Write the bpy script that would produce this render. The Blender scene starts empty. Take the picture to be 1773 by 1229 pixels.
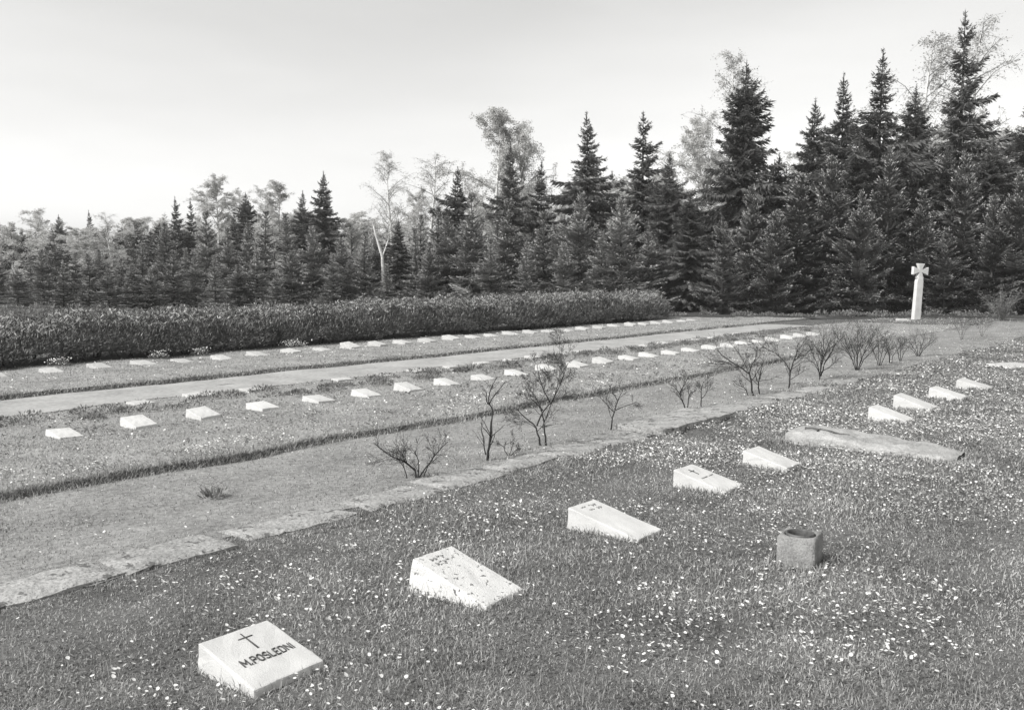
import bpy, bmesh, math, random
import numpy as np
from mathutils import Vector, Matrix

# ------------------------------------------------------------------ basics
HAZE = .0004
S = bpy.context.scene
COL = S.collection
F, CX, CY, HOR, H = 1600.0, 886.5, 614.5, 475.0, 1.85     # photo pixels, eye height in metres
PITCH = math.atan((CY - HOR) / F)
AZ = math.radians(39.063)                                   # the rows of graves run 39 degrees right of the view
SA, CA = math.sin(AZ), math.cos(AZ)
ORD = ['first', 'second', 'third', 'fourth', 'fifth', 'sixth', 'seventh', 'eighth', 'ninth', 'tenth', 'eleventh', 'twelfth',
       'thirteenth', 'fourteenth', 'fifteenth', 'sixteenth', 'seventeenth', 'eighteenth', 'nineteenth', 'twentieth',
       'twenty-first', 'twenty-second', 'twenty-third', 'twenty-fourth', 'twenty-fifth', 'twenty-sixth', 'twenty-seventh',
       'twenty-eighth', 'twenty-ninth', 'thirtieth', 'thirty-first', 'thirty-second', 'thirty-third', 'thirty-fourth']


def c2w(x, y):                    # metres right of / ahead of the photographer -> world (X along the grave rows, Y across them)
    return x * SA + y * CA, -x * CA + y * SA


def ray(px, py):
    d = ((px - CX) / F, 1.0, -(py - CY) / F)
    c, s = math.cos(PITCH), math.sin(PITCH)
    return d[0], d[1] * c + d[2] * s, -d[1] * s + d[2] * c


def ground_at(px, py, z=0.0):     # where a sight line meets the ground (used to survey the photo)
    r = ray(px, py)
    t = (z - H) / r[2]
    return c2w(r[0] * t, r[1] * t)


def at_depth(px, py, dist):       # world x, y, z of a sight line at a distance ahead
    r = ray(px, py)
    t = dist / r[1]
    x, y = c2w(r[0] * t, r[1] * t)
    return x, y, H + r[2] * t


# ------------------------------------------------------------------ mesh accumulation
class Geo:
    def __init__(self):
        self.v, self.f, self.n = [], {}, 0

    def add(self, verts, faces, mat=0):
        verts = np.asarray(verts, dtype=np.float32).reshape(-1, 3)
        faces = np.asarray(faces, dtype=np.int64)
        if len(verts) == 0:
            return
        self.v.append(verts)
        self.f.setdefault((faces.shape[1], mat), []).append(faces + self.n)
        self.n += len(verts)

    def merge(self, g, mat4):
        if g.n == 0:
            return
        V = np.concatenate(g.v)
        V = V @ mat4[:3, :3].T + mat4[:3, 3]
        base = self.n
        self.v.append(V.astype(np.float32))
        for k, L in g.f.items():
            for a in L:
                self.f.setdefault(k, []).append(a + base)
        self.n += len(V)

    def mesh(self, name, mats, smooth=False):
        me = bpy.data.meshes.new(name)
        V = np.concatenate(self.v)
        me.vertices.add(len(V))
        me.vertices.foreach_set('co', V.ravel())
        loops, starts, mi, pos = [], [], [], 0
        for (k, m), L in self.f.items():
            A = np.concatenate(L)
            loops.append(A.ravel())
            starts.append(pos + np.arange(len(A)) * k)
            mi.append(np.full(len(A), m))
            pos += A.size
        loops, starts, mi = map(np.concatenate, (loops, starts, mi))
        me.loops.add(len(loops))
        me.loops.foreach_set('vertex_index', loops.astype(np.int32))
        me.polygons.add(len(starts))
        me.polygons.foreach_set('loop_start', starts.astype(np.int32))
        me.polygons.foreach_set('material_index', mi.astype(np.int32))
        if smooth:
            me.polygons.foreach_set('use_smooth', np.ones(len(starts), dtype=bool))
        for m in mats:
            me.materials.append(m)
        me.update(calc_edges=True)
        return me


def tube(g, pts, rad, sides=6, mat=0, cap=True):
    pts = np.asarray(pts, float)
    n = len(pts)
    rad = np.broadcast_to(np.asarray(rad, float), (n,))
    t = np.gradient(pts, axis=0)
    t /= np.linalg.norm(t, axis=1, keepdims=True) + 1e-9
    ref = np.where(np.abs(t[:, 2:3]) > .9, [[1., 0, 0]], [[0, 0, 1.]])
    a = np.cross(t, ref)
    a /= np.linalg.norm(a, axis=1, keepdims=True) + 1e-9
    b = np.cross(t, a)
    an = np.arange(sides) * 2 * math.pi / sides
    V = pts[:, None] + rad[:, None, None] * (np.cos(an)[None, :, None] * a[:, None] + np.sin(an)[None, :, None] * b[:, None])
    i = np.arange(n - 1)[:, None] * sides
    j = np.arange(sides)[None]
    j2 = (j + 1) % sides
    q = np.stack([i + j, i + j2, i + sides + j2, i + sides + j], -1).reshape(-1, 4)
    g.add(V.reshape(-1, 3), q, mat)


def strips(g, p0, p1, width, roll, mat=0, belly=.45):
    """Many diamond-shaped slivers at once: p0, p1 (n,3), width (n,), roll (n,)"""
    d = p1 - p0
    L = np.linalg.norm(d, axis=1, keepdims=True) + 1e-9
    t = d / L
    ref = np.where(np.abs(t[:, 2:3]) > .9, [[1., 0, 0]], [[0, 0, 1.]])
    a = np.cross(t, ref)
    a /= np.linalg.norm(a, axis=1, keepdims=True) + 1e-9
    b = np.cross(t, a)
    w = (np.cos(roll)[:, None] * a + np.sin(roll)[:, None] * b) * (np.asarray(width)[:, None] * .5)
    m = p0 + d * belly
    V = np.stack([p0, m - w, p1, m + w], 1).reshape(-1, 3)
    g.add(V, np.arange(len(p0) * 4).reshape(-1, 4), mat)


def link(o, parent=None):
    COL.objects.link(o)
    if parent is not None:
        o.parent = parent
    return o


def obj(name, me, parent=None, loc=(0, 0, 0)):
    o = bpy.data.objects.new(name, me)
    o.location = loc
    return link(o, parent)


def empty(name, loc=(0, 0, 0)):
    o = bpy.data.objects.new(name, None)
    o.location = loc
    o.empty_display_size = .2
    return link(o)


def tag(o, label, cat, group=None, kind=None):
    o['label'] = label
    o['category'] = cat
    if group:
        o['group'] = group
    if kind:
        o['kind'] = kind
    return o


def vnoise(x, y, seed=0):          # smooth value noise, vectorised
    x, y = np.asarray(x, float), np.asarray(y, float)
    xi, yi = np.floor(x).astype(np.int64), np.floor(y).astype(np.int64)
    fx, fy = x - xi, y - yi
    fx, fy = fx * fx * (3 - 2 * fx), fy * fy * (3 - 2 * fy)

    def h(a, b):
        n = (a * 374761393 + b * 668265263 + seed * 1274126177) & 0x7fffffff
        n = ((n ^ (n >> 13)) * 1274126177) & 0x7fffffff
        return ((n ^ (n >> 16)) & 0xffff) / 65535.0
    return (h(xi, yi) * (1 - fx) + h(xi + 1, yi) * fx) * (1 - fy) + (h(xi, yi + 1) * (1 - fx) + h(xi + 1, yi + 1) * fx) * fy


# ------------------------------------------------------------------ materials
def mat(name, dark, light, scale=4.0, rough=.9, detail=4.0, bump=0.0, bscale=None, island=0.0, objrand=0.0, transl=0.0,
        spots=None, fine=None, spec=.15):
    m = bpy.data.materials.new(name)
    m.use_nodes = True
    nt = m.node_tree
    N, Lk = nt.nodes, nt.links
    bs = N['Principled BSDF']
    bs.inputs['Roughness'].default_value = rough
    bs.inputs['Specular IOR Level'].default_value = spec
    tc = N.new('ShaderNodeTexCoord')
    geo = N.new('ShaderNodeNewGeometry')
    co = tc.outputs['Object']
    nz = N.new('ShaderNodeTexNoise')
    nz.inputs['Scale'].default_value = scale
    nz.inputs['Detail'].default_value = detail
    Lk.new(co, nz.inputs['Vector'])
    fac = nz.outputs['Fac']
    mr = N.new('ShaderNodeMapRange')
    mr.inputs['From Min'].default_value = .32
    mr.inputs['From Max'].default_value = .68
    Lk.new(fac, mr.inputs['Value'])
    fac = mr.outputs['Result']

    def mixv(a, sock, k):          # a*(1-k) + sock*k
        x = N.new('ShaderNodeMix')
        x.inputs['Factor'].default_value = k
        Lk.new(a, x.inputs['A'])
        Lk.new(sock, x.inputs['B'])
        return x.outputs['Result']
    if fine:
        n2 = N.new('ShaderNodeTexNoise')
        n2.inputs['Scale'].default_value = fine[0]
        n2.inputs['Detail'].default_value = 2
        Lk.new(co, n2.inputs['Vector'])
        m2 = N.new('ShaderNodeMapRange')
        m2.inputs['From Min'].default_value = .3
        m2.inputs['From Max'].default_value = .7
        Lk.new(n2.outputs['Fac'], m2.inputs['Value'])
        fac = mixv(fac, m2.outputs['Result'], fine[1])
    if island:
        fac = mixv(fac, geo.outputs['Random Per Island'], island)
    if objrand:
        oi = N.new('ShaderNodeObjectInfo')
        fac = mixv(fac, oi.outputs['Random'], objrand)
    mx = N.new('ShaderNodeMix')
    mx.data_type = 'RGBA'
    t = lambda v: (v, v * .997, v * .982, 1)
    mx.inputs[6].default_value = t(dark)
    mx.inputs[7].default_value = t(light)
    Lk.new(fac, mx.inputs[0])
    c = mx.outputs[2]
    if spots:                      # scattered lichen / dirt flecks: (scale, threshold, value)
        vo = N.new('ShaderNodeTexNoise')
        vo.inputs['Scale'].default_value = spots[0]
        vo.inputs['Detail'].default_value = 3
        vo.inputs['Roughness'].default_value = .65
        Lk.new(co, vo.inputs['Vector'])
        m3 = N.new('ShaderNodeMapRange')
        m3.inputs['From Min'].default_value = spots[1]
        m3.inputs['From Max'].default_value = spots[1] + .05
        Lk.new(vo.outputs['Fac'], m3.inputs['Value'])
        x = N.new('ShaderNodeMix')
        x.data_type = 'RGBA'
        Lk.new(m3.outputs['Result'], x.inputs[0])
        Lk.new(c, x.inputs[6])
        x.inputs[7].default_value = t(spots[2])
        c = x.outputs[2]
    Lk.new(c, bs.inputs['Base Color'])
    if bump:
        nb = N.new('ShaderNodeTexNoise')
        nb.inputs['Scale'].default_value = bscale or scale * 4
        nb.inputs['Detail'].default_value = 5
        Lk.new(co, nb.inputs['Vector'])
        bp = N.new('ShaderNodeBump')
        bp.inputs['Strength'].default_value = bump
        bp.inputs['Distance'].default_value = .02
        Lk.new(nb.outputs['Fac'], bp.inputs['Height'])
        Lk.new(bp.outputs['Normal'], bs.inputs['Normal'])
    if transl:
        out = N['Material Output']
        tr = N.new('ShaderNodeBsdfTranslucent')
        Lk.new(c, tr.inputs['Color'])
        ms = N.new('ShaderNodeMixShader')
        ms.inputs[0].default_value = transl
        Lk.new(bs.outputs[0], ms.inputs[1])
        Lk.new(tr.outputs[0], ms.inputs[2])
        Lk.new(ms.outputs[0], out.inputs['Surface'])
    return m


M = {}
M['soil'] = mat('turf_soil', .055, .16, scale=1.3, fine=(26, .5), bump=.8, bscale=40)
M['turf'] = mat('dry_turf', .16, .36, scale=1.4, fine=(22, .55), bump=.9, bscale=45, spots=(7, .62, .07))
M['path_far'] = mat('sandy_path', .22, .42, scale=1.3, fine=(14, .5), bump=.4, bscale=50)
M['path_near'] = mat('worn_path', .12, .32, scale=1.2, fine=(17, .55), bump=.6, bscale=40)
M['grass'] = mat('lawn_blades', .065, .64, scale=1.6, island=.66, transl=.3, rough=.6, spec=.3)
M['grass_mid'] = mat('bed_blades', .13, .56, scale=.8, island=.5, transl=.3, rough=.6, spec=.25)
M['grass_path'] = mat('path_blades', .16, .50, scale=.8, island=.5, transl=.3, rough=.6, spec=.25)
M['grass_pale'] = mat('pale_path_blades', .32, .55, scale=.8, island=.5, transl=.3, rough=.6, spec=.25)
M['straw'] = mat('dry_stalks', .25, .45, scale=3, island=.6, transl=.2)
M['clover'] = mat('clover_leaves', .04, .2, scale=1.2, island=.6, transl=.2, rough=.5, spec=.4)
M['petal'] = mat('daisy_petals', .78, .88, scale=60, island=.3, transl=.25)
M['yolk'] = mat('daisy_centre', .38, .5, scale=200)
M['granite'] = mat('pale_granite', .42, .60, scale=6, fine=(240, .5), bump=.25, bscale=160, rough=.8, spots=(85, .64, .36))
M['lichen_granite'] = mat('lichened_granite', .48, .62, scale=9, fine=(200, .4), bump=.35, bscale=120, rough=.85, spots=(34, .595, .14))
M['plain_granite'] = mat('white_granite', .38, .60, scale=4, fine=(120, .4), bump=.2, bscale=100, rough=.85, objrand=.35, spots=(40, .62, .36))
M['grey_granite'] = mat('grey_granite', .36, .52, scale=5, fine=(90, .4), bump=.25, bscale=90, rough=.85, objrand=.45, spots=(30, .6, .28))
M['engraving'] = mat('engraved_letter_paint', .05, .11, scale=90, fine=(400, .5), rough=.7)
M['faint'] = mat('weathered_letter_paint', .14, .34, scale=60, fine=(300, .5), rough=.9)
M['fieldstone'] = mat('rough_fieldstone', .19, .44, scale=5, fine=(60, .4), bump=1.0, bscale=28, rough=.9)
M['edging'] = mat('edging_stone', .15, .45, scale=6, fine=(38, .5), bump=1.0, bscale=30, rough=.9, objrand=.2, spots=(11, .57, .12))
M['concrete'] = mat('vase_concrete', .14, .32, scale=9, fine=(90, .5), bump=.5, bscale=70, rough=.9, spots=(26, .63, .12))
M['metal'] = mat('shaded_insert_metal', .05, .09, scale=30, rough=.55, spec=.5)  # insert metal, its tone darkened to put shade inside the opening
M['monument'] = mat('monument_stone', .48, .64, scale=3.5, fine=(40, .4), bump=.5, bscale=35, rough=.85)
M['bark'] = mat('spruce_bark', .05, .12, scale=8, bump=.6, bscale=20)
M['birch_bark'] = mat('birch_bark', .55, .75, scale=2.5, spots=(5, .6, .08))
M['limb'] = mat('birch_twigs', .16, .32, scale=6, island=.4)
M['twig'] = mat('shrub_bark', .018, .05, scale=20, island=.3, rough=.7)
M['bud'] = mat('shrub_leaf_buds', .10, .26, scale=9, island=.7, transl=.3)
M['needle'] = mat('spruce_needles', .055, .19, scale=.7, island=.45, objrand=.25, rough=.6, spec=.25)
M['tip'] = mat('spruce_spring_shoots', .25, .55, scale=.9, island=.5, objrand=.2, rough=.6, spec=.25, transl=.15)
M['needle_young'] = mat('lit_young_spruce_needles', .11, .36, scale=.7, island=.45, objrand=.3, rough=.6, spec=.25, transl=.12)  # young growth, lightened further to paint the front trees as brighter lit
M['tip_young'] = mat('lit_young_spruce_shoots', .34, .66, scale=.9, island=.5, objrand=.2, rough=.6, spec=.25, transl=.15)  # pale new shoots, their colour also standing in for lit branch tips
M['leaf'] = mat('birch_spring_leaves', .42, .70, scale=.6, island=.5, objrand=.2, transl=.4, rough=.6)
M['hedge'] = mat('hedge_needles', .04, .15, scale=.9, island=.5, rough=.6, spec=.25)
M['hedge_tip'] = mat('hedge_lit_candles', .3, .62, scale=.9, island=.6, rough=.6, spec=.25, transl=.15)  # pale new candles, also carrying the hedge top's light in their colour
M['plant'] = mat('heather_leaves', .05, .34, scale=2.5, island=.6, transl=.2)
M['forest'] = mat('forest_floor_litter', .03, .09, scale=1.5, fine=(20, .5), bump=.8, bscale=20)


# ------------------------------------------------------------------ ground profile (X along the rows, Y across them)
YP = np.array([-400, 5.25, 5.9, 6.6, 7.8, 8.11, 8.15, 8.5, 10.5, 12.65, 12.85, 14.6, 14.86, 14.92, 15.15, 19, 30, 400], float)
ZP = np.array([0, 0, .0, -.05, -.052, -.06, .0, .02, .01, 0, -.045, -.055, -.06, .0, .02, .0, 0, 0], float)


def gz(x, y):
    x, y = np.asarray(x, float), np.asarray(y, float)
    wob = (vnoise(x * .9, y * 0 + 3, 5) - .5) * .16          # edges are cut by hand: they wander a little
    z = np.interp(y + np.where((y > 7) & (y < 16), wob, 0), YP, ZP)
    fade = np.clip((26 - x) / 6, 0, 1)
    z = np.where((y > 5.2) & (y < 12), z * fade, z)
    soft = np.where((y > 5.2) & (y < 15.2), .5, 1.0)
    z = z + soft * ((vnoise(x * .7, y * .7, 11) - .5) * .05 + (vnoise(x * 2.3, y * 2.3, 12) - .5) * .022)
    return z


def build_ground():
    xs = np.concatenate([np.linspace(-400, -12, 30), np.arange(-11.8, 50, .2), np.linspace(50.5, 400, 40)])
    ys = np.concatenate([np.linspace(-400, -12, 30), np.arange(-11.6, 7.6, .2), np.arange(7.6, 9, .03), np.arange(9, 12.5, .2),
                         np.arange(12.5, 13.1, .06), np.arange(13.1, 14.6, .2), np.arange(14.6, 15.4, .03), np.arange(15.4, 45, .4),
                         np.linspace(45.5, 400, 40)])
    X, Y = np.meshgrid(xs, ys)
    Z = gz(X, Y)
    nx, ny = len(xs), len(ys)
    i = np.arange(ny - 1)[:, None] * nx + np.arange(nx - 1)[None]
    q = np.stack([i, i + 1, i + nx + 1, i + nx], -1).reshape(-1, 4)
    g = Geo()
    g.add(np.stack([X, Y, Z], -1), q)
    o = obj('ground', g.mesh('ground', [M['soil']], smooth=True))
    tag(o, 'grassy soil of the cemetery ground running under everything', 'ground', kind='structure')


def sheet(name, x0, x1, y0, y1, m, label, step=.2, inset=.0):
    xs = np.arange(x0, x1 + step, step)
    ys = np.linspace(y0, y1, int((y1 - y0) / .12) + 2)
    X, Y = np.meshgrid(xs, ys)
    edge = (vnoise(X * 1.3, Y * 0 + 7, 21) - .5) * .22
    t = (Y - y0) / (y1 - y0)
    if m is M['path_near']:                                  # the trodden strip has a frayed edge
        Y = Y + (1 - t) * ((vnoise(X * 2.1, X * 0 + 5, 22) - .5) * .25 + (vnoise(X * 7, X * 0 + 5, 23) - .5) * .15)
    Y = Y + np.where((t < .5) & (name == 'path'), edge, -(vnoise(X * .9, Y * 0 + 3, 5) - .5) * .16)
    Z = gz(X, Y) + .005
    nx, ny = len(xs), len(ys)
    i = np.arange(ny - 1)[:, None] * nx + np.arange(nx - 1)[None]
    g = Geo()
    g.add(np.stack([X, Y, Z], -1), np.stack([i, i + 1, i + nx + 1, i + nx], -1).reshape(-1, 4))
    o = obj(name, g.mesh(name, [m], smooth=True))
    tag(o, label, 'path', kind='structure')


build_ground()
sheet('path', -8, 33.5, 12.98, 14.82, M['path_far'], 'pale sandy path between the two farther beds of graves')
sheet('path', -6, 40, 5.46, 8.10, M['path_near'], 'worn grassy path below the row of bare shrubs')
sheet('lawn', -9, 36, 8.16, 12.8, M['turf'], 'dry thin turf of the middle grave bed')
sheet('lawn', -4, 38, 14.93, 19.2, M['turf'], 'dry thin turf of the grave bed along the hedge')
# forest floor under the trees
fr = ([-70, -40, -8, 4, 10, 16, 24, 34, 60], [45, 46, 43.5, 40.5, 39.5, 39.5, 39.3, 39.3, 40])
xs = np.linspace(-70, 60, 261)
front = np.interp(xs, *fr) + (vnoise(xs * 1.1, xs * 0, 15) - .5) * 1.2
tt = np.concatenate([np.linspace(0, .1, 12), np.linspace(.12, 1, 24)])
XC = np.repeat(xs[None], len(tt), 0)
YC = front[None] + (140 - front[None]) * tt[:, None]
GX, GY = XC * SA + YC * CA, -XC * CA + YC * SA
gf = Geo()
i = np.arange(len(tt) - 1)[:, None] * len(xs) + np.arange(len(xs) - 1)[None]
gf.add(np.stack([GX, GY, gz(GX, GY) + .012], -1), np.stack([i, i + 1, i + len(xs) + 1, i + len(xs)], -1).reshape(-1, 4))
me = gf.mesh('forest_floor', [M['forest']], smooth=True)
tag(obj('forest_floor', me), 'dark needle litter on the ground under the trees', 'forest floor', kind='structure')


# ------------------------------------------------------------------ grave slabs
def wedge(name, w, L, hb, hf, m, seed, mats=None, under=.06, flare=.012, bev=.009):
    """pillow stone: local x along its width, local y to its raised back"""
    r = random.Random(seed)
    bm = bmesh.new()
    j = lambda: r.uniform(-.006, .006)
    P = [(-flare, -flare, -under), (w + flare, -flare, -under), (w + flare, L + flare, -under), (-flare, L + flare, -under),
         (j(), j(), hf + j()), (w + j(), j(), hf + j()), (w + j(), L + j(), hb + j() * .5), (j(), L + j(), hb + j() * .5)]
    v = [bm.verts.new(p) for p in P]
    for q in [(3, 2, 1, 0), (4, 5, 6, 7), (0, 1, 5, 4), (1, 2, 6, 5), (2, 3, 7, 6), (3, 0, 4, 7)]:
        bm.faces.new([v[i] for i in q])
    bmesh.ops.bevel(bm, geom=[e for e in bm.edges], offset=bev, segments=2, affect='EDGES', profile=.6)
    bmesh.ops.subdivide_edges(bm, edges=[e for e in bm.edges if e.calc_length() > .1], cuts=5, use_grid_fill=True)
    for q in bm.verts:
        if q.co.z > -.02:
            q.co.z += (float(vnoise(q.co.x * 22 + seed, q.co.y * 22, seed)) - .5) * .006
        q.co.x += (float(vnoise(q.co.y * 45 + seed, q.co.z * 45, seed + 1)) - .5) * .007
        q.co.y += (float(vnoise(q.co.x * 45 + seed, q.co.z * 45, seed + 2)) - .5) * .007
    me = bpy.data.meshes.new(name)
    bm.to_mesh(me)
    bm.free()
    me.materials.append(m)
    return me


def strokes(polys, width, top, m, name):
    """flat strokes following a slab's sloping top; top(x, y) gives its height"""
    g = Geo()
    for pl in polys:
        for (x0, y0), (x1, y1) in zip(pl[:-1], pl[1:]):
            d = np.array([x1 - x0, y1 - y0])
            L = np.hypot(*d)
            if L < 1e-6:
                continue
            d = d / L
            n = np.array([-d[1], d[0]]) * width / 2
            a, b = np.array([x0, y0]) - d * width * .3, np.array([x1, y1]) + d * width * .3
            c = [a - n, b - n, b + n, a + n]
            k = np.random.RandomState(int(abs(x0 + y0) * 1e5) % 9999).uniform(.0050, .0058)
            V = [(p[0], p[1], top(*p) + k) for p in c] + [(p[0], p[1], top(*p) - .01) for p in c]
            g.add(V, [(0, 1, 2, 3), (0, 4, 5, 1), (1, 5, 6, 2), (2, 6, 7, 3), (3, 7, 4, 0)])
    return g.mesh(name, [m])


GLY = {  # single-stroke capitals on a 1 x 1 cell
    'M': (1.0, [[(0, 0), (0, 1), (.5, .3), (1, 1), (1, 0)]]), '.': (.12, [[(0, 0), (0, .1)]]),
    'P': (.72, [[(0, 0), (0, 1), (.55, 1), (.72, .86), (.72, .64), (.55, .5), (0, .5)]]),
    'O': (.76, [[(.2, 0), (0, .22), (0, .78), (.2, 1), (.56, 1), (.76, .78), (.76, .22), (.56, 0), (.2, 0)]]),
    'S': (.68, [[(0, .12), (.14, 0), (.52, 0), (.68, .14), (.68, .36), (.52, .5), (.16, .52), (0, .66), (0, .86), (.16, 1), (.52, 1), (.68, .88)]]),
    'L': (.6, [[(0, 1), (0, 0), (.6, 0)]]), 'E': (.62, [[(.62, 0), (0, 0), (0, 1), (.62, 1)], [(0, .52), (.5, .52)]]),
    'D': (.74, [[(0, 0), (0, 1), (.5, 1), (.74, .78), (.74, .22), (.5, 0), (0, 0)]]), 'N': (.78, [[(0, 0), (0, 1), (.78, 0), (.78, 1)]]),
    'I': (.0, [[(0, 0), (0, 1)]])}


def text_polys(txt, x0, x1, y0, cap, gap=.34):
    adv = sum(GLY[c][0] for c in txt) + gap * (len(txt) - 1)
    sx = (x1 - x0) / adv
    out, x = [], 0
    for c in txt:
        w, pl = GLY[c]
        out += [[(x0 + (x + p[0]) * sx, y0 + p[1] * cap) for p in q] for q in pl]
        x += w + gap
    return out


FRONT = [  # x, y of the front left corner, width, length, back height, material, label
    (2.31, 3.32, .39, .43, .13, 'granite', 'nearest white grave slab, engraved with a thin cross and M.POSLEDNI'),
    (3.76, 3.24, .34, .56, .19, 'lichen_granite', 'thick white grave slab flecked all over with dark lichen spots'),
    (5.43, 3.28, .33, .60, .165, 'granite', 'long white grave slab with faint lettering, left of the concrete vase'),
    (7.08, 3.43, .34, .50, .155, 'granite', 'white grave slab marked with a small dark cross, second before the rounded boulder'),
    (8.23, 3.37, .34, .44, .15, 'plain_granite', 'plain white grave slab just left of the rounded boulder'),
    (11.91, 3.36, .36, .47, .17, 'plain_granite', 'white grave slab in the daisies just behind the rounded boulder'),
    (13.12, 3.40, .38, .48, .19, 'plain_granite', 'thick white grave slab, second behind the rounded boulder'),
    (14.71, 3.38, .40, .46, .16, 'plain_granite', 'white grave slab, third behind the rounded boulder'),
    (16.17, 3.34, .42, .47, .15, 'plain_granite', 'farthest white slab of the near grave row, at the right among dense daisies'),
]
BLOCK = []                    # footprints in which no grass grows: (x0, x1, y0, y1)
slabs = []
for i, (x, y, w, L, hb, m, lab) in enumerate(FRONT):
    z = float(gz(x + w / 2, y + L / 2))
    hf = .035
    o = obj('grave_slab', wedge('grave_slab', w, L, hb, hf, M[m], 40 + i, flare=.028 if i == 1 else .006), loc=(x, y, z))
    o.rotation_euler[2] = random.Random(i + 5).uniform(-.02, .02)
    tag(o, lab, 'grave slab', 'white grave slabs in the near row')
    BLOCK.append((x + .005, x + w - .005, y + .012, y + L - .005))
    top = lambda a, b, hb=hb, L=L: hf + (hb - hf) * b / L
    if i == 0:
        obj('cross_mark', strokes([[(.52 * w, .59 * L), (.516 * w, .9 * L)], [(.42 * w, .815 * L), (.612 * w, .815 * L)]], .0062, top, M['engraving'], 'cross_mark'), o)
        obj('lettering', strokes(text_polys('M.POSLEDNI', .165 * w, .875 * w, .366 * L,   .112 * L), .0031, top, M['engraving'], 'lettering'), o)
    if i in (1, 2):
        r = random.Random(3 + i)
        pl = []
        for row in range(2):
            for k in range(6 if i == 2 else 4):
                if r.random() < .15:
                    continue
                bx, by = w * (.25 + .5 * k / 5.5), L * (.9 - .085 * row)
                a = r.uniform(-.6, .6)
                pl.append([(bx, by), (bx + .018 * math.cos(a), by + .02 * math.sin(a) - .006)])
                if r.random() < .6:
                    pl.append([(bx, by), (bx + .004, by - .022)])
        obj('worn_lettering', strokes(pl, .007, top, M['faint'], 'worn_lettering'), o)
    if i == 3:
        obj('cross_mark', strokes([[(.42 * w, .66 * L), (.42 * w, .86 * L)], [(.32 * w, .79 * L), (.52 * w, .79 * L)]], .006, top, M['engraving'], 'cross_mark'), o)
        obj('worn_lettering', strokes([[(.2 * w, .52 * L), (.5 * w, .52 * L)], [(.58 * w, .52 * L), (.8 * w, .525 * L)]], .006, top, M['faint'], 'worn_lettering'), o)

# middle row, back row and the half sunk stones behind the heather
protoM = [wedge('bed_slab', .29, .36, .085, .02, M['grey_granite'], 90 + k, bev=.007) for k in range(3)]
protoM2 = [wedge('bed_slab', .285, .37, .105, .03, M['plain_granite'], 95 + k, bev=.007) for k in range(3)]
r = random.Random(8)
xm = [5.06, 5.97, 6.85, 7.78, 8.74, 9.63, 10.53, 11.44, 12.36, 13.32, 14.3, 15.19, 16.11, 17.15, 18.08, 19.01, 20.0, 21.0, 21.95, 22.9, 23.85, 24.8, 25.8, 26.75, 27.7]
for k, x in enumerate(xm):
    yy = 10.36 + r.uniform(-.03, .03)
    o = obj('bed_slab', r.choice(protoM2), loc=(x - .32, yy, float(gz(x, 10.8)) + .005))
    o.scale = (r.uniform(.92, 1.08), r.uniform(.92, 1.08), r.uniform(.85, 1.15))
    o.rotation_euler = (r.uniform(-.05, .03), r.uniform(-.05, .05), r.uniform(-.06, .06))
    BLOCK.append((x - .33, x - .02, yy, yy + .37))
    if k == 0:
        lab = 'low white grave slab in the middle bed, leftmost of its row'
    elif k == len(xm) - 1:
        lab = 'low white grave slab in the middle bed, farthest of its row'
    else:
        lab = 'low white grave slab in the middle bed, %s of its row from the left' % ORD[k]
    tag(o, lab, 'grave slab', 'low grave slabs in the middle bed')
k = 0
x = 7.15
while x < 34:
    yy = 17.45 + r.uniform(-.06, .06)
    o = obj('hedge_slab', r.choice(protoM), loc=(x - .33, yy, float(gz(x, 18.3)) + .01))
    o.scale = (r.uniform(.9, 1.15), r.uniform(.95, 1.25), r.uniform(.8, 1.3))
    o.rotation_euler = (r.uniform(-.06, .05), r.uniform(-.06, .06), r.uniform(-.08, .08))
    BLOCK.append((x - .33, x - .02, yy, yy + .4))
    lab = 'small pale grave slab at the foot of the hedge, %s of its row from the left' % ORD[k]
    tag(o, lab, 'grave slab', 'pale grave slabs along the hedge')
    k += 1
    x += .94 + r.uniform(-.07, .07)
protoS = [wedge('sunken_stone', .34, .26, .05, .03, M['grey_granite'], 120 + k) for k in range(2)]
k = 0
x = 6.9
while x < 27:
    if r.random() < .86:
        yy = 12.3 + r.uniform(-.06, .06)
        o = obj('sunken_stone', r.choice(protoS), loc=(x - .2, yy, float(gz(x, 12.4)) - .005))
        o.scale = (r.uniform(.8, 1.2), r.uniform(.7, 1.1), r.uniform(.7, 1.2))
        o.rotation_euler[2] = r.uniform(-.08, .08)
        BLOCK.append((x - .2, x + .22, yy, yy + .3))
        lab = 'flat half-sunken stone between the heather and sandy path, %s of its line from the left' % ORD[k]
        tag(o, lab, 'flat stone', 'half-sunken stones behind the heather')
        k += 1
    x += .93


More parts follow.
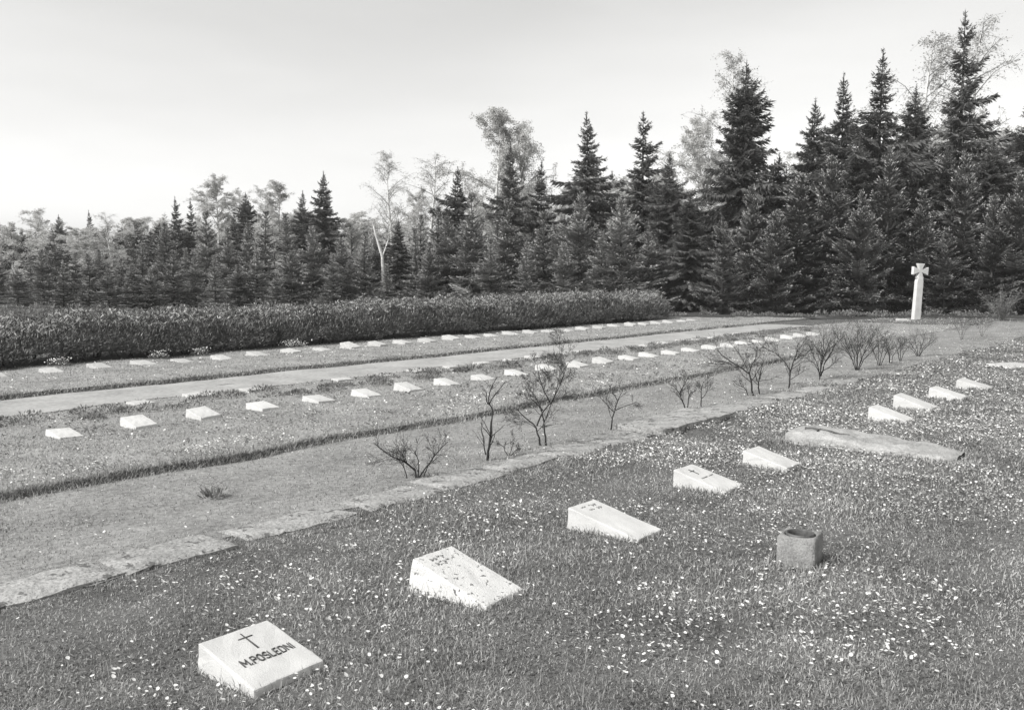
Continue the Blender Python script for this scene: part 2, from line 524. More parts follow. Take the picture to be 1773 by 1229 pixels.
# ------------------------------------------------------------------ edging stones of the terrace
def edging_mesh(L, W, seed):
    r = np.random.RandomState(seed)
    nx, ny = 22, 12
    X, Y = np.meshgrid(np.linspace(0, L, nx), np.linspace(0, W, ny))
    ex = (vnoise(Y * 6, Y * 0, seed) - .5) * .06
    ey = (vnoise(X * 4, X * 0 + 9, seed + 1) - .5) * .07
    X2 = X + ex * (np.abs(X / L - .5) * 2) ** 6
    Y2 = Y + ey * (np.abs(Y / W - .5) * 2) ** 6
    rim = np.maximum((np.abs(X / L - .5) * 2) ** 14, (np.abs(Y / W - .5) * 2) ** 12)
    Z = .03 - rim * .016 + (vnoise(X * 7, Y * 7, seed + 2) - .5) * .022 + (vnoise(X * 22, Y * 22, seed + 3) - .5) * .008
    V = np.stack([X2, Y2, Z], -1)
    g = Geo()
    i = np.arange(ny - 1)[:, None] * nx + np.arange(nx - 1)[None]
    g.add(V, np.stack([i, i + 1, i + nx + 1, i + nx], -1).reshape(-1, 4))
    loop = np.concatenate([V[0, :], V[1:, -1], V[-1, -2::-1], V[-2:0:-1, 0]])
    n = len(loop)
    lo = loop.copy()
    lo[:, 2] = -.08
    a = np.arange(n)
    b = (a + 1) % n
    g.add(np.concatenate([loop, lo]), np.stack([a + n, b + n, b, a], -1))
    return g.mesh('edging_stone', [M['edging']])


EDGE = [(1.95, .86), (2.86, .79), (3.76, .98), (4.85, .82), (5.72, .86), (6.62, .8), (7.46, .84), (8.36, .84), (9.3, 1.72), (11.1, .86), (12.0, .9),
        (13.1, .8), (14.2, .9), (15.5, .8)]
EW = [.42, .42, .36, .42, .5, .36, .4, .46, .68, .5, .48, .4, .36, .36]
ELAB = ['cracked pale edging stone at the left edge, nearest of its line', 'pale edging stone with a clean end joint, second from the left edge',
        'edging stone half overgrown by grass, third from the left edge',
        'overgrown edging stone just left of the lowest wide shrub', 'pale edging stone right in front of the lowest wide shrub',
        'narrow grassy edging stone left of the tall kinked sapling', 'edging stone in front of the tall kinked sapling',
        'edging stone below the tall twin-stemmed sapling', 'widest flat paving stone with a raised shadowed near edge',
        'pale edging stone right behind the widest paving stone', 'pale edging stone below the spreading leaning sapling',
        'edging stone below the slim forked sapling', 'small edging stone beside the fan-shaped shrub', 'farthest edging stone, sunk in the grass behind the fan-shaped shrub']
for k, ((x, L), w, lab) in enumerate(zip(EDGE, EW, ELAB)):
    y = 5.34 + (.5 - w) * .45
    lift = .06 if x == 9.3 else (0 if x < 3 else .004 if x == 11.1 else -.008)
    o = obj('edging_stone', edging_mesh(L, w, 200 + k), loc=(x, y, float(gz(x + L / 2, y + w / 2)) + lift))
    o.rotation_euler[2] = random.Random(k).uniform(-.015, .015)
    tag(o, lab, 'edging stone', 'flat edging stones along the terrace')


# ------------------------------------------------------------------ boulder, vase, monument
def build_boulder():
    """long low rough stone: rounded raised head to the back (+y), thin tail towards the front"""
    g = Geo()
    nu, nv = 44, 90
    th = np.linspace(0, 2 * math.pi, nu, endpoint=False)
    s = np.linspace(0, 1, nv)
    V = np.zeros((nv, nu, 3))
    for k, t in enumerate(s):
        end = max(1e-3, min(1, (1 - ((max(0, t - .80)) / .2) ** 2.2)) ** .5 if t > .80 else min(1, .72 + .28 * (t / .35) ** .7) if t < .35 else 1)
        endz = (1 - (max(0, t - .86) / .14) ** 2) ** .5 if t > .86 else 1
        if t < .02:
            end *= .6
        hw = .36 * end * (1 + .06 * math.sin(t * 7))
        hh = (.04 + .125 * t ** .8) * max(endz, .02)
        c, sn = np.cos(th), np.sin(th)
        px = np.sign(c) * np.abs(c) ** .6 * hw
        pz = np.sign(sn) * np.abs(sn) ** .34 * hh
        V[k] = np.stack([px, np.full(nu, t * 1.82), pz], -1)
    n = (vnoise(V[..., 0] * 6 + 30, V[..., 1] * 5, 31) - .5) * .03 + (vnoise(V[..., 0] * 17 + 30, V[..., 1] * 15 + V[..., 2] * 9, 32) - .5) * .022
    V[..., 2] += n
    V[..., 0] += (vnoise(V[..., 1] * 5, V[..., 2] * 6, 33) - .5) * .06
    i = np.arange(nv - 1)[:, None] * nu
    j = np.arange(nu)[None]
    j2 = (j + 1) % nu
    g.add(V, np.stack([i + j, i + j2, i + nu + j2, i + nu + j], -1).reshape(-1, 4))
    base = (nv - 1) * nu
    g.f[(4, 0)].append(np.array([[0, nu // 4, nu // 2, 3 * nu // 4]]))
    o = obj('boulder', g.mesh('boulder', [M['fieldstone']], smooth=True), loc=(10.02, 2.28, 0))
    tag(o, 'long low rounded boulder with a dark carved cross, lying among the grave slabs', 'boulder')
    # carved cross, cut edges standing dark on the head of the stone
    def top(x, y):
        t = min(max(y / 1.82, 0), 1)
        k = int(round(t * (nv - 1)))
        best = max(((V[k, q, 2]) for q in range(nu) if abs(V[k, q, 0] - x) < .05), default=.1)
        return best
    cg = Geo()
    for pts, w0 in [([(-.12, 1.58), (-.10, 1.5), (-.09, 1.42), (-.11, 1.3), (-.08, 1.2), (-.09, 1.1)], .019), ([(-.2, 1.40), (-.13, 1.43), (-.07, 1.42), (0, 1.45)], .015),
                    ([(-.08, 1.2), (-.02, 1.13)], .013)]:
        P = np.array([(a, b, top(a, b) - .002) for a, b in pts])
        tube(cg, P, np.linspace(w0, w0 * .5, len(P)), 6)
    obj('carved_cross', cg.mesh('carved_cross', [M['engraving']]), o)
    BLOCK.append((9.74, 10.32, 2.45, 4.08))


build_boulder()


def build_vase():
    """square concrete grave vase with a round hole"""
    W, Hh, R = .236, .195, .098
    g = Geo()
    n = 48
    a = np.arange(n) * 2 * math.pi / n + math.pi / 4
    k = 1 / np.maximum(np.abs(np.cos(a)), np.abs(np.sin(a)))
    sq = np.stack([np.cos(a) * k, np.sin(a) * k], -1)
    rd = np.stack([np.cos(a), np.sin(a)], -1)
    soft = lambda w: np.sign(sq) * np.minimum(np.abs(sq) * w, w) * 1.0
    rings = [(soft(W / 2 + .004), -.06), (soft(W / 2), .02), (soft(W / 2), Hh - .012), (soft(W / 2 - .008), Hh), (rd * (R + .012), Hh + .001),
             (rd * R, Hh - .004), (rd * R, Hh - .16), (rd * .01, Hh - .165)]
    V = np.concatenate([np.concatenate([p, np.full((n, 1), z)], 1) for p, z in rings])
    V[:n * 4] += np.random.RandomState(3).uniform(-.0018, .0018, (n * 4, 3))
    i = np.arange(len(rings) - 1)[:, None] * n
    j = np.arange(n)[None]
    j2 = (j + 1) % n
    g.add(V, np.stack([i + j, i + j2, i + n + j2, i + n + j], -1).reshape(-1, 4))
    x, y = 5.69, 2.23
    o = obj('flower_vase', g.mesh('flower_vase', [M['concrete']]), loc=(x, y, float(gz(x, y)) - .01))
    o.rotation_euler[2] = math.radians(9)
    tag(o, 'square concrete grave vase with a round empty opening standing in the grass', 'vase')
    ig = Geo()
    prof = [(R * .90, Hh - .02), (R * .90, Hh + .008), (R * .84, Hh + .009), (R * .80, Hh + .002), (R * .78, Hh - .03), (R * .70, Hh - .15), (R * .02, Hh - .155)]
    V = np.concatenate([np.concatenate([rd * q, np.full((n, 1), z)], 1) for q, z in prof])
    i = np.arange(len(prof) - 1)[:, None] * n
    ig.add(V, np.stack([i + j, i + j2, i + n + j2, i + n + j], -1).reshape(-1, 4))
    obj('insert_rim', ig.mesh('insert_rim', [M['metal']]), o)
    BLOCK.append((x - .15, x + .15, y - .15, y + .15))


build_vase()


def prism(g, outline, y0, y1):
    """outline in x-z, extruded along y"""
    n = len(outline)
    V = [(x, y0, z) for x, z in outline] + [(x, y1, z) for x, z in outline]
    g.add(V, [(i, (i + 1) % n, (i + 1) % n + n, i + n) for i in range(n)])
    return n


def build_monument():
    x, y, _ = at_depth(1585.5, 553, 38.0)
    root = empty('stone_cross', (x, y, 0))
    root.rotation_euler = (0, math.radians(3.2), -(math.radians(90) - AZ) + math.radians(12))
    tag(root, 'tall white stone pillar topped by a flared cross, standing before dark spruces', 'monument')
    bm = bmesh.new()
    secs = [(-.1, .152, .11), (.0, .15, .11), (1.55, .142, .10), (1.68, .12, .10), (1.76, .09, .09), (1.86, .075, .09)]
    rows = []
    for z, w, d in secs:
        rows.append([bm.verts.new((sx * w, sy * d, z)) for sx, sy in ((-1, -1), (1, -1), (1, 1), (-1, 1))])
    for a, b in zip(rows[:-1], rows[1:]):
        for k in range(4):
            bm.faces.new((a[k], a[(k + 1) % 4], b[(k + 1) % 4], b[k]))
    bm.faces.new(rows[-1])
    bmesh.ops.bevel(bm, geom=list(bm.edges), offset=.012, segments=2, affect='EDGES')
    me = bpy.data.meshes.new('pillar')
    bm.to_mesh(me)
    bm.free()
    me.materials.append(M['monument'])
    obj('pillar', me, root)
    c, a, b = .055, .345, .165        # waist, reach, half width of the arm ends
    zc = 1.99
    out = []
    for k in range(4):
        an = k * math.pi / 2
        reach = a if k % 2 == 0 else .30
        for px, pz in [(c + .012, -c), (reach, -b), (reach, b), (c + .012, c)]:
            out.append((px * math.cos(an) - pz * math.sin(an), zc + px * math.sin(an) + pz * math.cos(an)))
    bm = bmesh.new()
    f = [bm.verts.new((p[0], -.075, p[1])) for p in out]
    face = bm.faces.new(f)
    ret = bmesh.ops.extrude_face_region(bm, geom=[face])
    for e in ret['geom']:
        if isinstance(e, bmesh.types.BMVert):
            e.co.y += .15
    bmesh.ops.recalc_face_normals(bm, faces=bm.faces)
    bmesh.ops.bevel(bm, geom=[e for e in bm.edges if e.calc_length() > .14], offset=.008, segments=1, affect='EDGES')
    me = bpy.data.meshes.new('cross_head')
    bm.to_mesh(me)
    bm.free()
    me.materials.append(M['monument'])
    obj('cross_head', me, root)
    # low stone beside it
    x2, y2, _ = at_depth(1556, 556, 36.8)
    o = obj('stone_block', wedge('stone_block', .42, .3, .08, .06, M['grey_granite'], 77), loc=(x2, y2, 0))
    o.rotation_euler[2] = -(math.radians(90) - AZ)
    tag(o, 'low grey stone block on the ground left of the tall stone cross', 'stone block')


build_monument()

# ------------------------------------------------------------------ grass, clover, daisies
RS = np.random.RandomState(17)


def scatter(n, d0, d1, half=46, power=0.0):
    """points ahead of the photographer, denser towards the near ground"""
    u = RS.rand(n)
    d = d0 * (d1 / d0) ** (u ** (1 - power))
    a = np.radians(RS.uniform(-half, half, n))
    return c2w(d * np.sin(a), d * np.cos(a)) + (d,)


def blocked(x, y, pad=0.0):
    b = np.zeros(len(x), bool)
    for x0, x1, y0, y1 in BLOCK:
        b |= (x > x0 - pad) & (x < x1 + pad) & (y > y0 - pad) & (y < y1 + pad)
    return b


def stone_cover(x, y):         # grass thins out on the edging stones
    b = np.zeros(len(x), bool)
    for (x0, L), w in zip(EDGE, EW):
        if x0 not in (1.95, 2.86, 3.76, 4.85, 5.72, 9.3, 11.1):
            continue
        yy = 5.34 + (.5 - w) * .45
        b |= (x > x0 + .02) & (x < x0 + L - .02) & (y > yy + .03) & (y < yy + w - .02) & ((x0 not in (3.76, 4.85, 5.72)) | (vnoise(x * 3.5, y * 6, 77) > .52))
    return b


def blades(x, y, d, h, wid, lean, name, m, label, cat='grass'):
    n = len(x)
    z = gz(x, y) - .004
    az = RS.uniform(0, 2 * math.pi, n)
    le = np.abs(RS.normal(0, lean, n)) + .08
    dx, dy = np.cos(az) * np.sin(le), np.sin(az) * np.sin(le)
    dz = np.cos(le)
    p0 = np.stack([x, y, z], -1)
    dr = np.stack([dx, dy, dz], -1)
    dr2 = np.stack([dx * 1.9, dy * 1.9, dz * .75], -1)
    dr2 /= np.linalg.norm(dr2, axis=1, keepdims=True)
    p1 = p0 + dr * (h * .55)[:, None]
    p2 = p1 + dr2 * (h * .5)[:, None]
    fa = RS.uniform(0, 2 * math.pi, n)
    w = np.stack([np.cos(fa), np.sin(fa), np.zeros(n)], -1) * (wid * .5)[:, None]
    V = np.stack([p0 - w, p0 + w, p1 + w * .8, p1 - w * .8, p2], 1).reshape(-1, 3)
    i = np.arange(n) * 5
    me_g = Geo()
    me_g.v.append(V.astype(np.float32))
    me_g.n = len(V)
    me_g.f[(4, 0)] = [np.stack([i, i + 1, i + 2, i + 3], -1)]
    me_g.f[(3, 0)] = [np.stack([i + 3, i + 2, i + 4], -1)]
    o = obj(name, me_g.mesh(name, [m]))
    tag(o, label, cat, kind='stuff')


LIMIT = 39.5


def inside(x, y):
    """in front of the trees and hedge"""
    yc = x * CA + y * SA
    return (yc < LIMIT) & (y < 19.4)


# terrace lawn
x, y, d = scatter(1350000, 2.5, 42)
patch = vnoise(x * 1.7, y * 1.7, 41)
tall = vnoise(x * .8, y * .8, 43)
k = (y < 5.40 + (vnoise(x * 1.5, y * 0, 44) - .5) * .45 + (vnoise(x * 5, y * 5, 45) - .5) * .45 + RS.normal(0, .09, len(y)) + np.clip((x - 12) / 2.5, 0, 1) * .5) & inside(x, y) & ~blocked(x, y) & (RS.rand(len(x)) < .45 + .9 * patch)
k &= ~(stone_cover(x, y) & (vnoise(x * 3.1, y * 5, 48) + .3 * RS.rand(len(x)) > .46))
k &= ~((x > 9.25) & (x < 11.0) & (y > 4.99) & (RS.rand(len(x)) < .96))
pm = np.clip(.9 - (x - 2) / 9, .12, .9) * (.3 + 1.2 * vnoise(x * .8, y * .8, 49))
ewl = (vnoise(x * .9, y * 0 + 3, 5) - .5) * .16
lowk = (y > 5.2) & (y + ewl < 8.1) & (RS.rand(len(x)) < pm)
lowk |= (y + ewl > 8.11) & (y < 12.75) & (RS.rand(len(x)) < pm * .55)
lowk &= inside(x, y) & ~blocked(x, y) & ~(stone_cover(x, y) & (vnoise(x * 3.1, y * 5, 48) + .3 * RS.rand(len(x)) > .46))
k |= lowk
x, y, d, tall = x[k], y[k], d[k], tall[k]
h = RS.uniform(.009, .034, len(x)) * (.55 + .9 * tall)
blades(x, y, d, h, np.maximum(.0032, d * .00095) * RS.uniform(.6, 1.7, len(x)), .85, 'lawn_grass', M['grass'],
       'uneven mown grass of the near terrace around the grave slabs')
# taller stalks
x, y, d = scatter(14000, 2.6, 20)
k = (y < 5.6) & inside(x, y) & ~blocked(x, y) & (vnoise(x * 2.2, y * 2.2, 47) > .5)
x, y, d = x[k], y[k], d[k]
xs2 = np.concatenate([x, RS.uniform(2.42, 2.74, 22), RS.uniform(2.4, 2.75, 14)])
ys2 = np.concatenate([y, RS.uniform(3.22, 3.3, 22), RS.uniform(3.8, 3.95, 14)])
d2 = np.concatenate([d, np.full(36, 3.9)])
blades(xs2, ys2, d2, RS.uniform(.06, .13, len(xs2)), np.maximum(.0022, d2 * .0005), .25, 'grass_stalks', M['straw'],
       'thin taller pale stalks sticking out of the near lawn', 'grass')
# grass grown up against the stones of the near row, the vase and the boulder
fx_, fy_ = [], []
for (x0, x1, y0, y1) in [b for b in BLOCK if b[2] < 4.2]:
    n = int(((x1 - x0) + (y1 - y0)) * 2 * 330)
    t = RS.rand(n) * 2 * ((x1 - x0) + (y1 - y0))
    w_, l_ = x1 - x0, y1 - y0
    px_ = np.where(t < w_, x0 + t, np.where(t < w_ + l_, x1, np.where(t < 2 * w_ + l_, x1 - (t - w_ - l_), x0)))
    py_ = np.where(t < w_, y0, np.where(t < w_ + l_, y0 + t - w_, np.where(t < 2 * w_ + l_, y1, y1 - (t - 2 * w_ - l_))))
    out = np.abs(RS.normal(.012, .02, n))
    cx_, cy_ = (x0 + x1) / 2, (y0 + y1) / 2
    keep = vnoise(px_ * 6, py_ * 6, 66) + .4 * RS.rand(n) > .5
    fx_.append((px_ + np.sign(px_ - cx_) * out * (np.abs(px_ - cx_) > w_ * .49))[keep])
    fy_.append((py_ + np.sign(py_ - cy_) * out * (np.abs(py_ - cy_) > l_ * .49))[keep])
x, y = np.concatenate(fx_), np.concatenate(fy_)
d = np.hypot(x, y)
blades(x, y, d, RS.uniform(.02, .075, len(x)), np.maximum(.0034, d * .0009) * RS.uniform(.6, 1.4, len(x)), .45, 'stone_edge_grass', M['grass'],
       'longer unmown grass growing against the near grave slabs, vase and boulder')
# middle bed + hedge bed
x, y, d = scatter(300000, 6, 44)
ew = (vnoise(x * .9, y * 0 + 3, 5) - .5) * .16
k = (((y + ew > 8.12) & (y < 12.8)) | ((y + ew > 14.88) & (y < 19.3))) & inside(x, y) & ~blocked(x, y)
x, y, d = x[k], y[k], d[k]
edge = np.exp(-((y - 8.25) / .12) ** 2) + np.exp(-((y - 15.0) / .1) ** 2)
blades(x, y, d, RS.uniform(.015, .045, len(x)) * (1 + edge * .5), np.maximum(.005, d * .0010) * RS.uniform(.7, 1.5, len(x)), .55, 'bed_grass', M['grass_mid'],
       'rough grass growing on the two farther beds of graves')
# near path and strip on both sides of the shrubs
x, y, d = scatter(330000, 4, 44)
k = (y > 5.22 + RS.normal(0, .09, len(y))) & (y + (vnoise(x * .9, y * 0 + 3, 5) - .5) * .16 < 8.10) & inside(x, y) & (RS.rand(len(x)) < .15 + 1.0 * vnoise(x * 1.1, y * 1.6, 51))
k &= ~(stone_cover(x, y) & (vnoise(x * 3.1, y * 5, 48) + .3 * RS.rand(len(x)) > .46))
x, y, d = x[k], y[k], d[k]
pm = np.clip(.9 - (x - 2) / 9, .12, .9) * (.3 + 1.2 * vnoise(x * .8, y * .8, 49))
k = RS.rand(len(x)) > pm * .75
x, y, d = x[k], y[k], d[k]
blades(x, y, d, RS.uniform(.012, .042, len(x)), np.maximum(.0045, d * .0010) * RS.uniform(.7, 1.4, len(x)), .6, 'path_grass', M['grass_path'],
       'short trodden grass on the path below the bare shrubs')
x, y, d = scatter(60000, 10, 44)
k = (y > 12.6) & (y < 14.95) & inside(x, y) & (RS.rand(len(x)) < .15 + .95 * vnoise(x * .9, y * 1.3, 53) ** 2)
x, y, d = x[k], y[k], d[k]
blades(x, y, d, RS.uniform(.01, .025, len(x)), np.maximum(.005, d * .0008), .6, 'sparse_path_grass', M['grass_pale'],
       'sparse short pale grass on the sandy far path')
for c0, x1, mm, nm, n in ((8.135, 27, 'grass_mid', 'edge_grass', 26000), (14.9, 33, 'grass_mid', 'edge_grass', 12000), (8.135, 27, 'grass', 'edge_weeds', 9000), (14.9, 33, 'grass', 'edge_weeds', 5000)):
    x = 2 + (x1 - 2) * RS.rand(n) ** 1.5
    ew = (vnoise(x * .9, x * 0 + 3, 5) - .5) * .16
    y = c0 - ew + RS.normal(.0, .04, n)
    k = inside(x, y) & (RS.rand(n) < .25 + .9 * vnoise(x * 2.2, y * 0 + c0, 58))
    x, y = x[k], y[k]
    d = np.hypot(x, y)
    blades(x, y, d, RS.uniform(.02, .075, len(x)), np.maximum(.0045, d * .0009), .8, nm, M[mm], 'ragged grass hanging over the cut edge of a grave bed')
# clover and weeds: small round leaves
x, y, d = scatter(90000, 2.5, 26)
k = (y < 5.4) & inside(x, y) & ~blocked(x, y) & (vnoise(x * 2.6, y * 2.6, 61) > .42)
k |= (y > 8.1) & (y < 12.7) & inside(x, y) & ~blocked(x, y) & (vnoise(x * 2.6, y * 2.6, 61) > .55)
x, y, d = x[k], y[k], d[k]
n = len(x)
s = np.maximum(.006, d * .0010) * RS.uniform(.7, 1.5, n)
z = gz(x, y) + RS.uniform(.008, .035, n)
a = RS.uniform(0, 2 * math.pi, n)
t1 = np.stack([np.cos(a), np.sin(a), RS.uniform(-.5, .5, n)], -1) * s[:, None]
t2 = np.stack([-np.sin(a), np.cos(a), RS.uniform(-.5, .5, n)], -1) * s[:, None] * .8
c = np.stack([x, y, z], -1)
V = np.stack([c - t1, c - t1 * .4 - t2, c + t1 * .6 - t2 * .8, c + t1, c + t1 * .6 + t2 * .8, c - t1 * .4 + t2], 1).reshape(-1, 3)
g = Geo()
g.add(V, np.arange(n * 6).reshape(-1, 6))
tag(obj('clover', g.mesh('clover', [M['clover']])), 'small dark clover and weed leaves scattered through the lawn', 'clover', kind='stuff')


# daisies
def daisy_density(x, y):
    p = vnoise(x * 1.3, y * 1.3, 71) * .6 + vnoise(x * 3.5, y * 3.5, 72) * .4
    base = np.clip((p - .34) * 2.6, .03, 1.2)
    yc, xc = x * CA + y * SA, x * SA - y * CA
    right = np.clip(.55 + (xc + .9) / 4.2, .45, 3.2)             # thicker to the right of the view
    far = np.clip((yc - 2) / 6, .35, 1.5)
    terr = np.where(y < 5.3, right * far, 0)
    bed = np.where((y > 8.15) & (y < 12.7), .10 + .5 * np.exp(-((y - 8.6) / .5) ** 2), 0)
    bed2 = np.where((y > 14.95) & (y < 18.8), .22, 0)
    pth = np.where((y >= 5.3) & (y < 8.1), .05, 0)
    return base * (terr + bed + bed2 + pth)


def daisy_geo(nr=9):
    g = Geo()
    R = .0082
    V, Fc = [(0, 0, .0015)], []
    for k in range(nr * 2):
        a = k * math.pi / nr
        q = R * (1.0 if k % 2 == 0 else .72)
        V.append((q * math.cos(a), q * math.sin(a), .003 if k % 2 == 0 else .001))
    Fc = [(0, k + 1, (k + 1) % (2 * nr) + 1) for k in range(2 * nr)]
    g.add(V, Fc, 0)
    rr = R * .36
    V = [(0, 0, .0055)] + [(rr * math.cos(k * math.pi / 3), rr * math.sin(k * math.pi / 3), .0025) for k in range(6)]
    g.add(V, [(0, k + 1, (k + 1) % 6 + 1) for k in range(6)], 1)
    tube(g, [(0, 0, 0), (.002, .003, -.025), (.003, .006, -.06)], [.0009, .0009, .001], 4, 2)
    return g


dg = daisy_geo()
dme = dg.mesh('daisy', [M['petal'], M['yolk'], M['grass']])
x, y, d = scatter(80000, 2.7, 16, half=40)
x2, y2, dd2 = scatter(120000, 9, 38, half=40)
x, y, d = np.concatenate([x, x2]), np.concatenate([y, y2]), np.concatenate([d, dd2])
k = inside(x, y) & ~blocked(x, y, .01) & (RS.rand(len(x)) < daisy_density(x, y) * .8) & ~stone_cover(x, y)
x, y, d = x[k], y[k], d[k]
order = np.argsort(d)
x, y, d = x[order], y[order], d[order]
z = gz(x, y) + RS.uniform(.022, .045, len(x))
sc = RS.uniform(.75, 1.35, len(x))
vis = (np.abs(x * SA - y * CA) < .60 * (x * CA + y * SA)) & (x * CA + y * SA > 3.15)
near = np.where(vis)[0][:300]
rest = np.setdiff1d(np.arange(len(x)), near)
first = None
for k in near:
    o = obj('daisy', dme, loc=(x[k], y[k], z[k]))
    s = sc[k] * .95
    o.scale = (s, s, s)
    o.rotation_euler = (RS.normal(.15, .3), RS.normal(-.2, .3), RS.uniform(0, 6.28))
    tag(o, 'small single white daisy in the grass of the nearest lawn', 'daisy', 'single daisies in the nearest lawn')
g = Geo()
nr = 8
an = np.arange(nr) * 2 * math.pi / nr
n = len(rest)
rad = .0084 * sc[rest] * np.clip(d[rest] / 9, 1, 2.4) ** .75
c = np.stack([x[rest], y[rest], z[rest]], -1)
tx, ty = RS.normal(-.25, .35, n), RS.normal(.05, .35, n)
jag = RS.uniform(.7, 1.1, (n, nr))
ring = np.stack([np.cos(an)[None] * rad[:, None] * jag, np.sin(an)[None] * rad[:, None] * jag, np.zeros((n, nr))], -1)
ring[..., 2] = ring[..., 0] * tx[:, None] + ring[..., 1] * ty[:, None] + .002
V = np.concatenate([c[:, None], c[:, None] + ring], 1).reshape(-1, 3)
i = (np.arange(n) * (nr + 1))[:, None]
kk = np.arange(nr)[None]
Fc = np.stack([i + 0 * kk, i + 1 + kk, i + 1 + (kk + 1) % nr], -1).reshape(-1, 3)
g.add(V, Fc)
tag(obj('daisies', g.mesh('daisies', [M['petal']])), 'thick scatter of small white daisies spreading over the lawns', 'daisies', kind='stuff')


# ------------------------------------------------------------------ heather tufts behind the middle row
def leafcloud(g, c, rad, hh, n, size, rs, mat=0):
    a = rs.uniform(0, 2 * math.pi, n)
    q = np.sqrt(rs.rand(n))
    t = rs.rand(n)
    zz = hh * np.sqrt(np.maximum(0, 1 - q ** 2)) * (1 - .75 * t ** 2)
    p0 = np.stack([c[0] + rad[0] * q * np.cos(a), c[1] + rad[1] * q * np.sin(a), c[2] + zz], -1)
    dr = np.stack([np.cos(a) * q * .8 + rs.normal(0, .35, n), np.sin(a) * q * .8 + rs.normal(0, .35, n), rs.uniform(.35, 1.2, n)], -1)
    dr /= np.linalg.norm(dr, axis=1, keepdims=True)
    L = size * rs.uniform(.6, 1.5, n)
    strips(g, p0, p0 + dr * L[:, None], L * .32, rs.uniform(0, 3.14, n), mat)


g = Geo()
rs = np.random.RandomState(5)
x = 3.6
while x < 31:
    y = 11.75 + rs.uniform(-.4, .5)
    if rs.rand() < .92:
        leafcloud(g, (x, y, float(gz(x, y)) - .01), (rs.uniform(.10, .26), rs.uniform(.10, .28)), rs.uniform(.03, .12), rs.randint(70, 190), .045, rs)
    x += rs.uniform(.10, .30)
tag(obj('heather', g.mesh('heather', [M['plant']])), 'low dark heather-like ground cover running behind the middle row of slabs', 'ground cover', kind='stuff')

# white flowering clumps under the hedge
fl = [(60, 628, 'left of the first hedge slab'), (240, 617, 'by the third hedge slab'), (312, 612, 'by the fourth hedge slab'), (470, 600, 'largest and brightest of the clumps')]
for px, py, where in fl:
    x, y = ground_at(px, py)
    y = min(y, 18.85)
    g = Geo()
    rs = np.random.RandomState(px)
    big = 1.7 if px == 470 else 1
    leafcloud(g, (0, 0, 0), (.2 * big, .16), .12, 160, .06, rs, 0)
    n = int(60 * big)
    p = np.stack([rs.normal(0, .13 * big, n), rs.normal(0, .08, n), rs.uniform(.05, .18, n)], -1)
    strips(g, p, p + rs.normal(0, .02, (n, 3)) + [0, 0, .02], np.full(n, .035), rs.uniform(0, 3, n), 1)
    o = obj('flower_clump', g.mesh('flower_clump', [M['plant'], M['petal']]), loc=(x, y, float(gz(x, y))))
    tag(o, 'small white-flowered clump under the hedge, ' + where, 'flowers', 'white flower clumps under the hedge')


# ------------------------------------------------------------------ bare shrubs
def grow(g, lg, p, d, L, rad, depth, r, spread=.75, up=.18):
    n = 5
    pts = [np.array(p, float)]
    d = np.array(d, float)
    for k in range(n):
        d = d + r.normal(0, .13, 3) + np.array([0, 0, up * .25])
        d /= np.linalg.norm(d)
        pts.append(pts[-1] + d * L / n)
    rr = np.linspace(rad, max(rad * .4, .0012), n + 1)
    tube(g, pts, rr, 5 if rad > .004 else 3)
    side(g, lg, pts, rr, depth, r, spread, up)


def side(g, lg, pts, rr, depth, r, spread, up, dens=1.0):
    pts = np.asarray(pts)
    tot = np.sum(np.linalg.norm(np.diff(pts, axis=0), axis=1))
    if depth <= 0:
        n = r.randint(2, 6)
        for _ in range(n):
            k = r.randint(1, len(pts))
            q = pts[k] + r.normal(0, .006, 3)
            e = r.normal(0, 1, 3)
            e /= np.linalg.norm(e)
            lg.append((q, q + e * r.uniform(.009, .019)))
        return
    m = max(3, int(round((4.5 + 8 * tot) * dens)))
    for _ in range(m):
        t = r.uniform(.25, 1)
        k = min(int(t * (len(pts) - 1)), len(pts) - 2)
        fr = t * (len(pts) - 1) - k
        p = pts[k] * (1 - fr) + pts[k + 1] * fr
        tan = pts[k + 1] - pts[k]
        tan = tan / (np.linalg.norm(tan) + 1e-9)
        e = r.normal(0, 1, 3)
        e -= tan * (e @ tan)
        e /= np.linalg.norm(e) + 1e-9
        dd = tan * (1 - spread * .35) + e * spread + np.array([0, 0, up])
        dd /= np.linalg.norm(dd)
        grow(g, lg, p, dd, tot * r.uniform(.34, .72) * (1.15 - .5 * t), max(rr[k] * .5, .0014), depth - 1, r, spread, up)


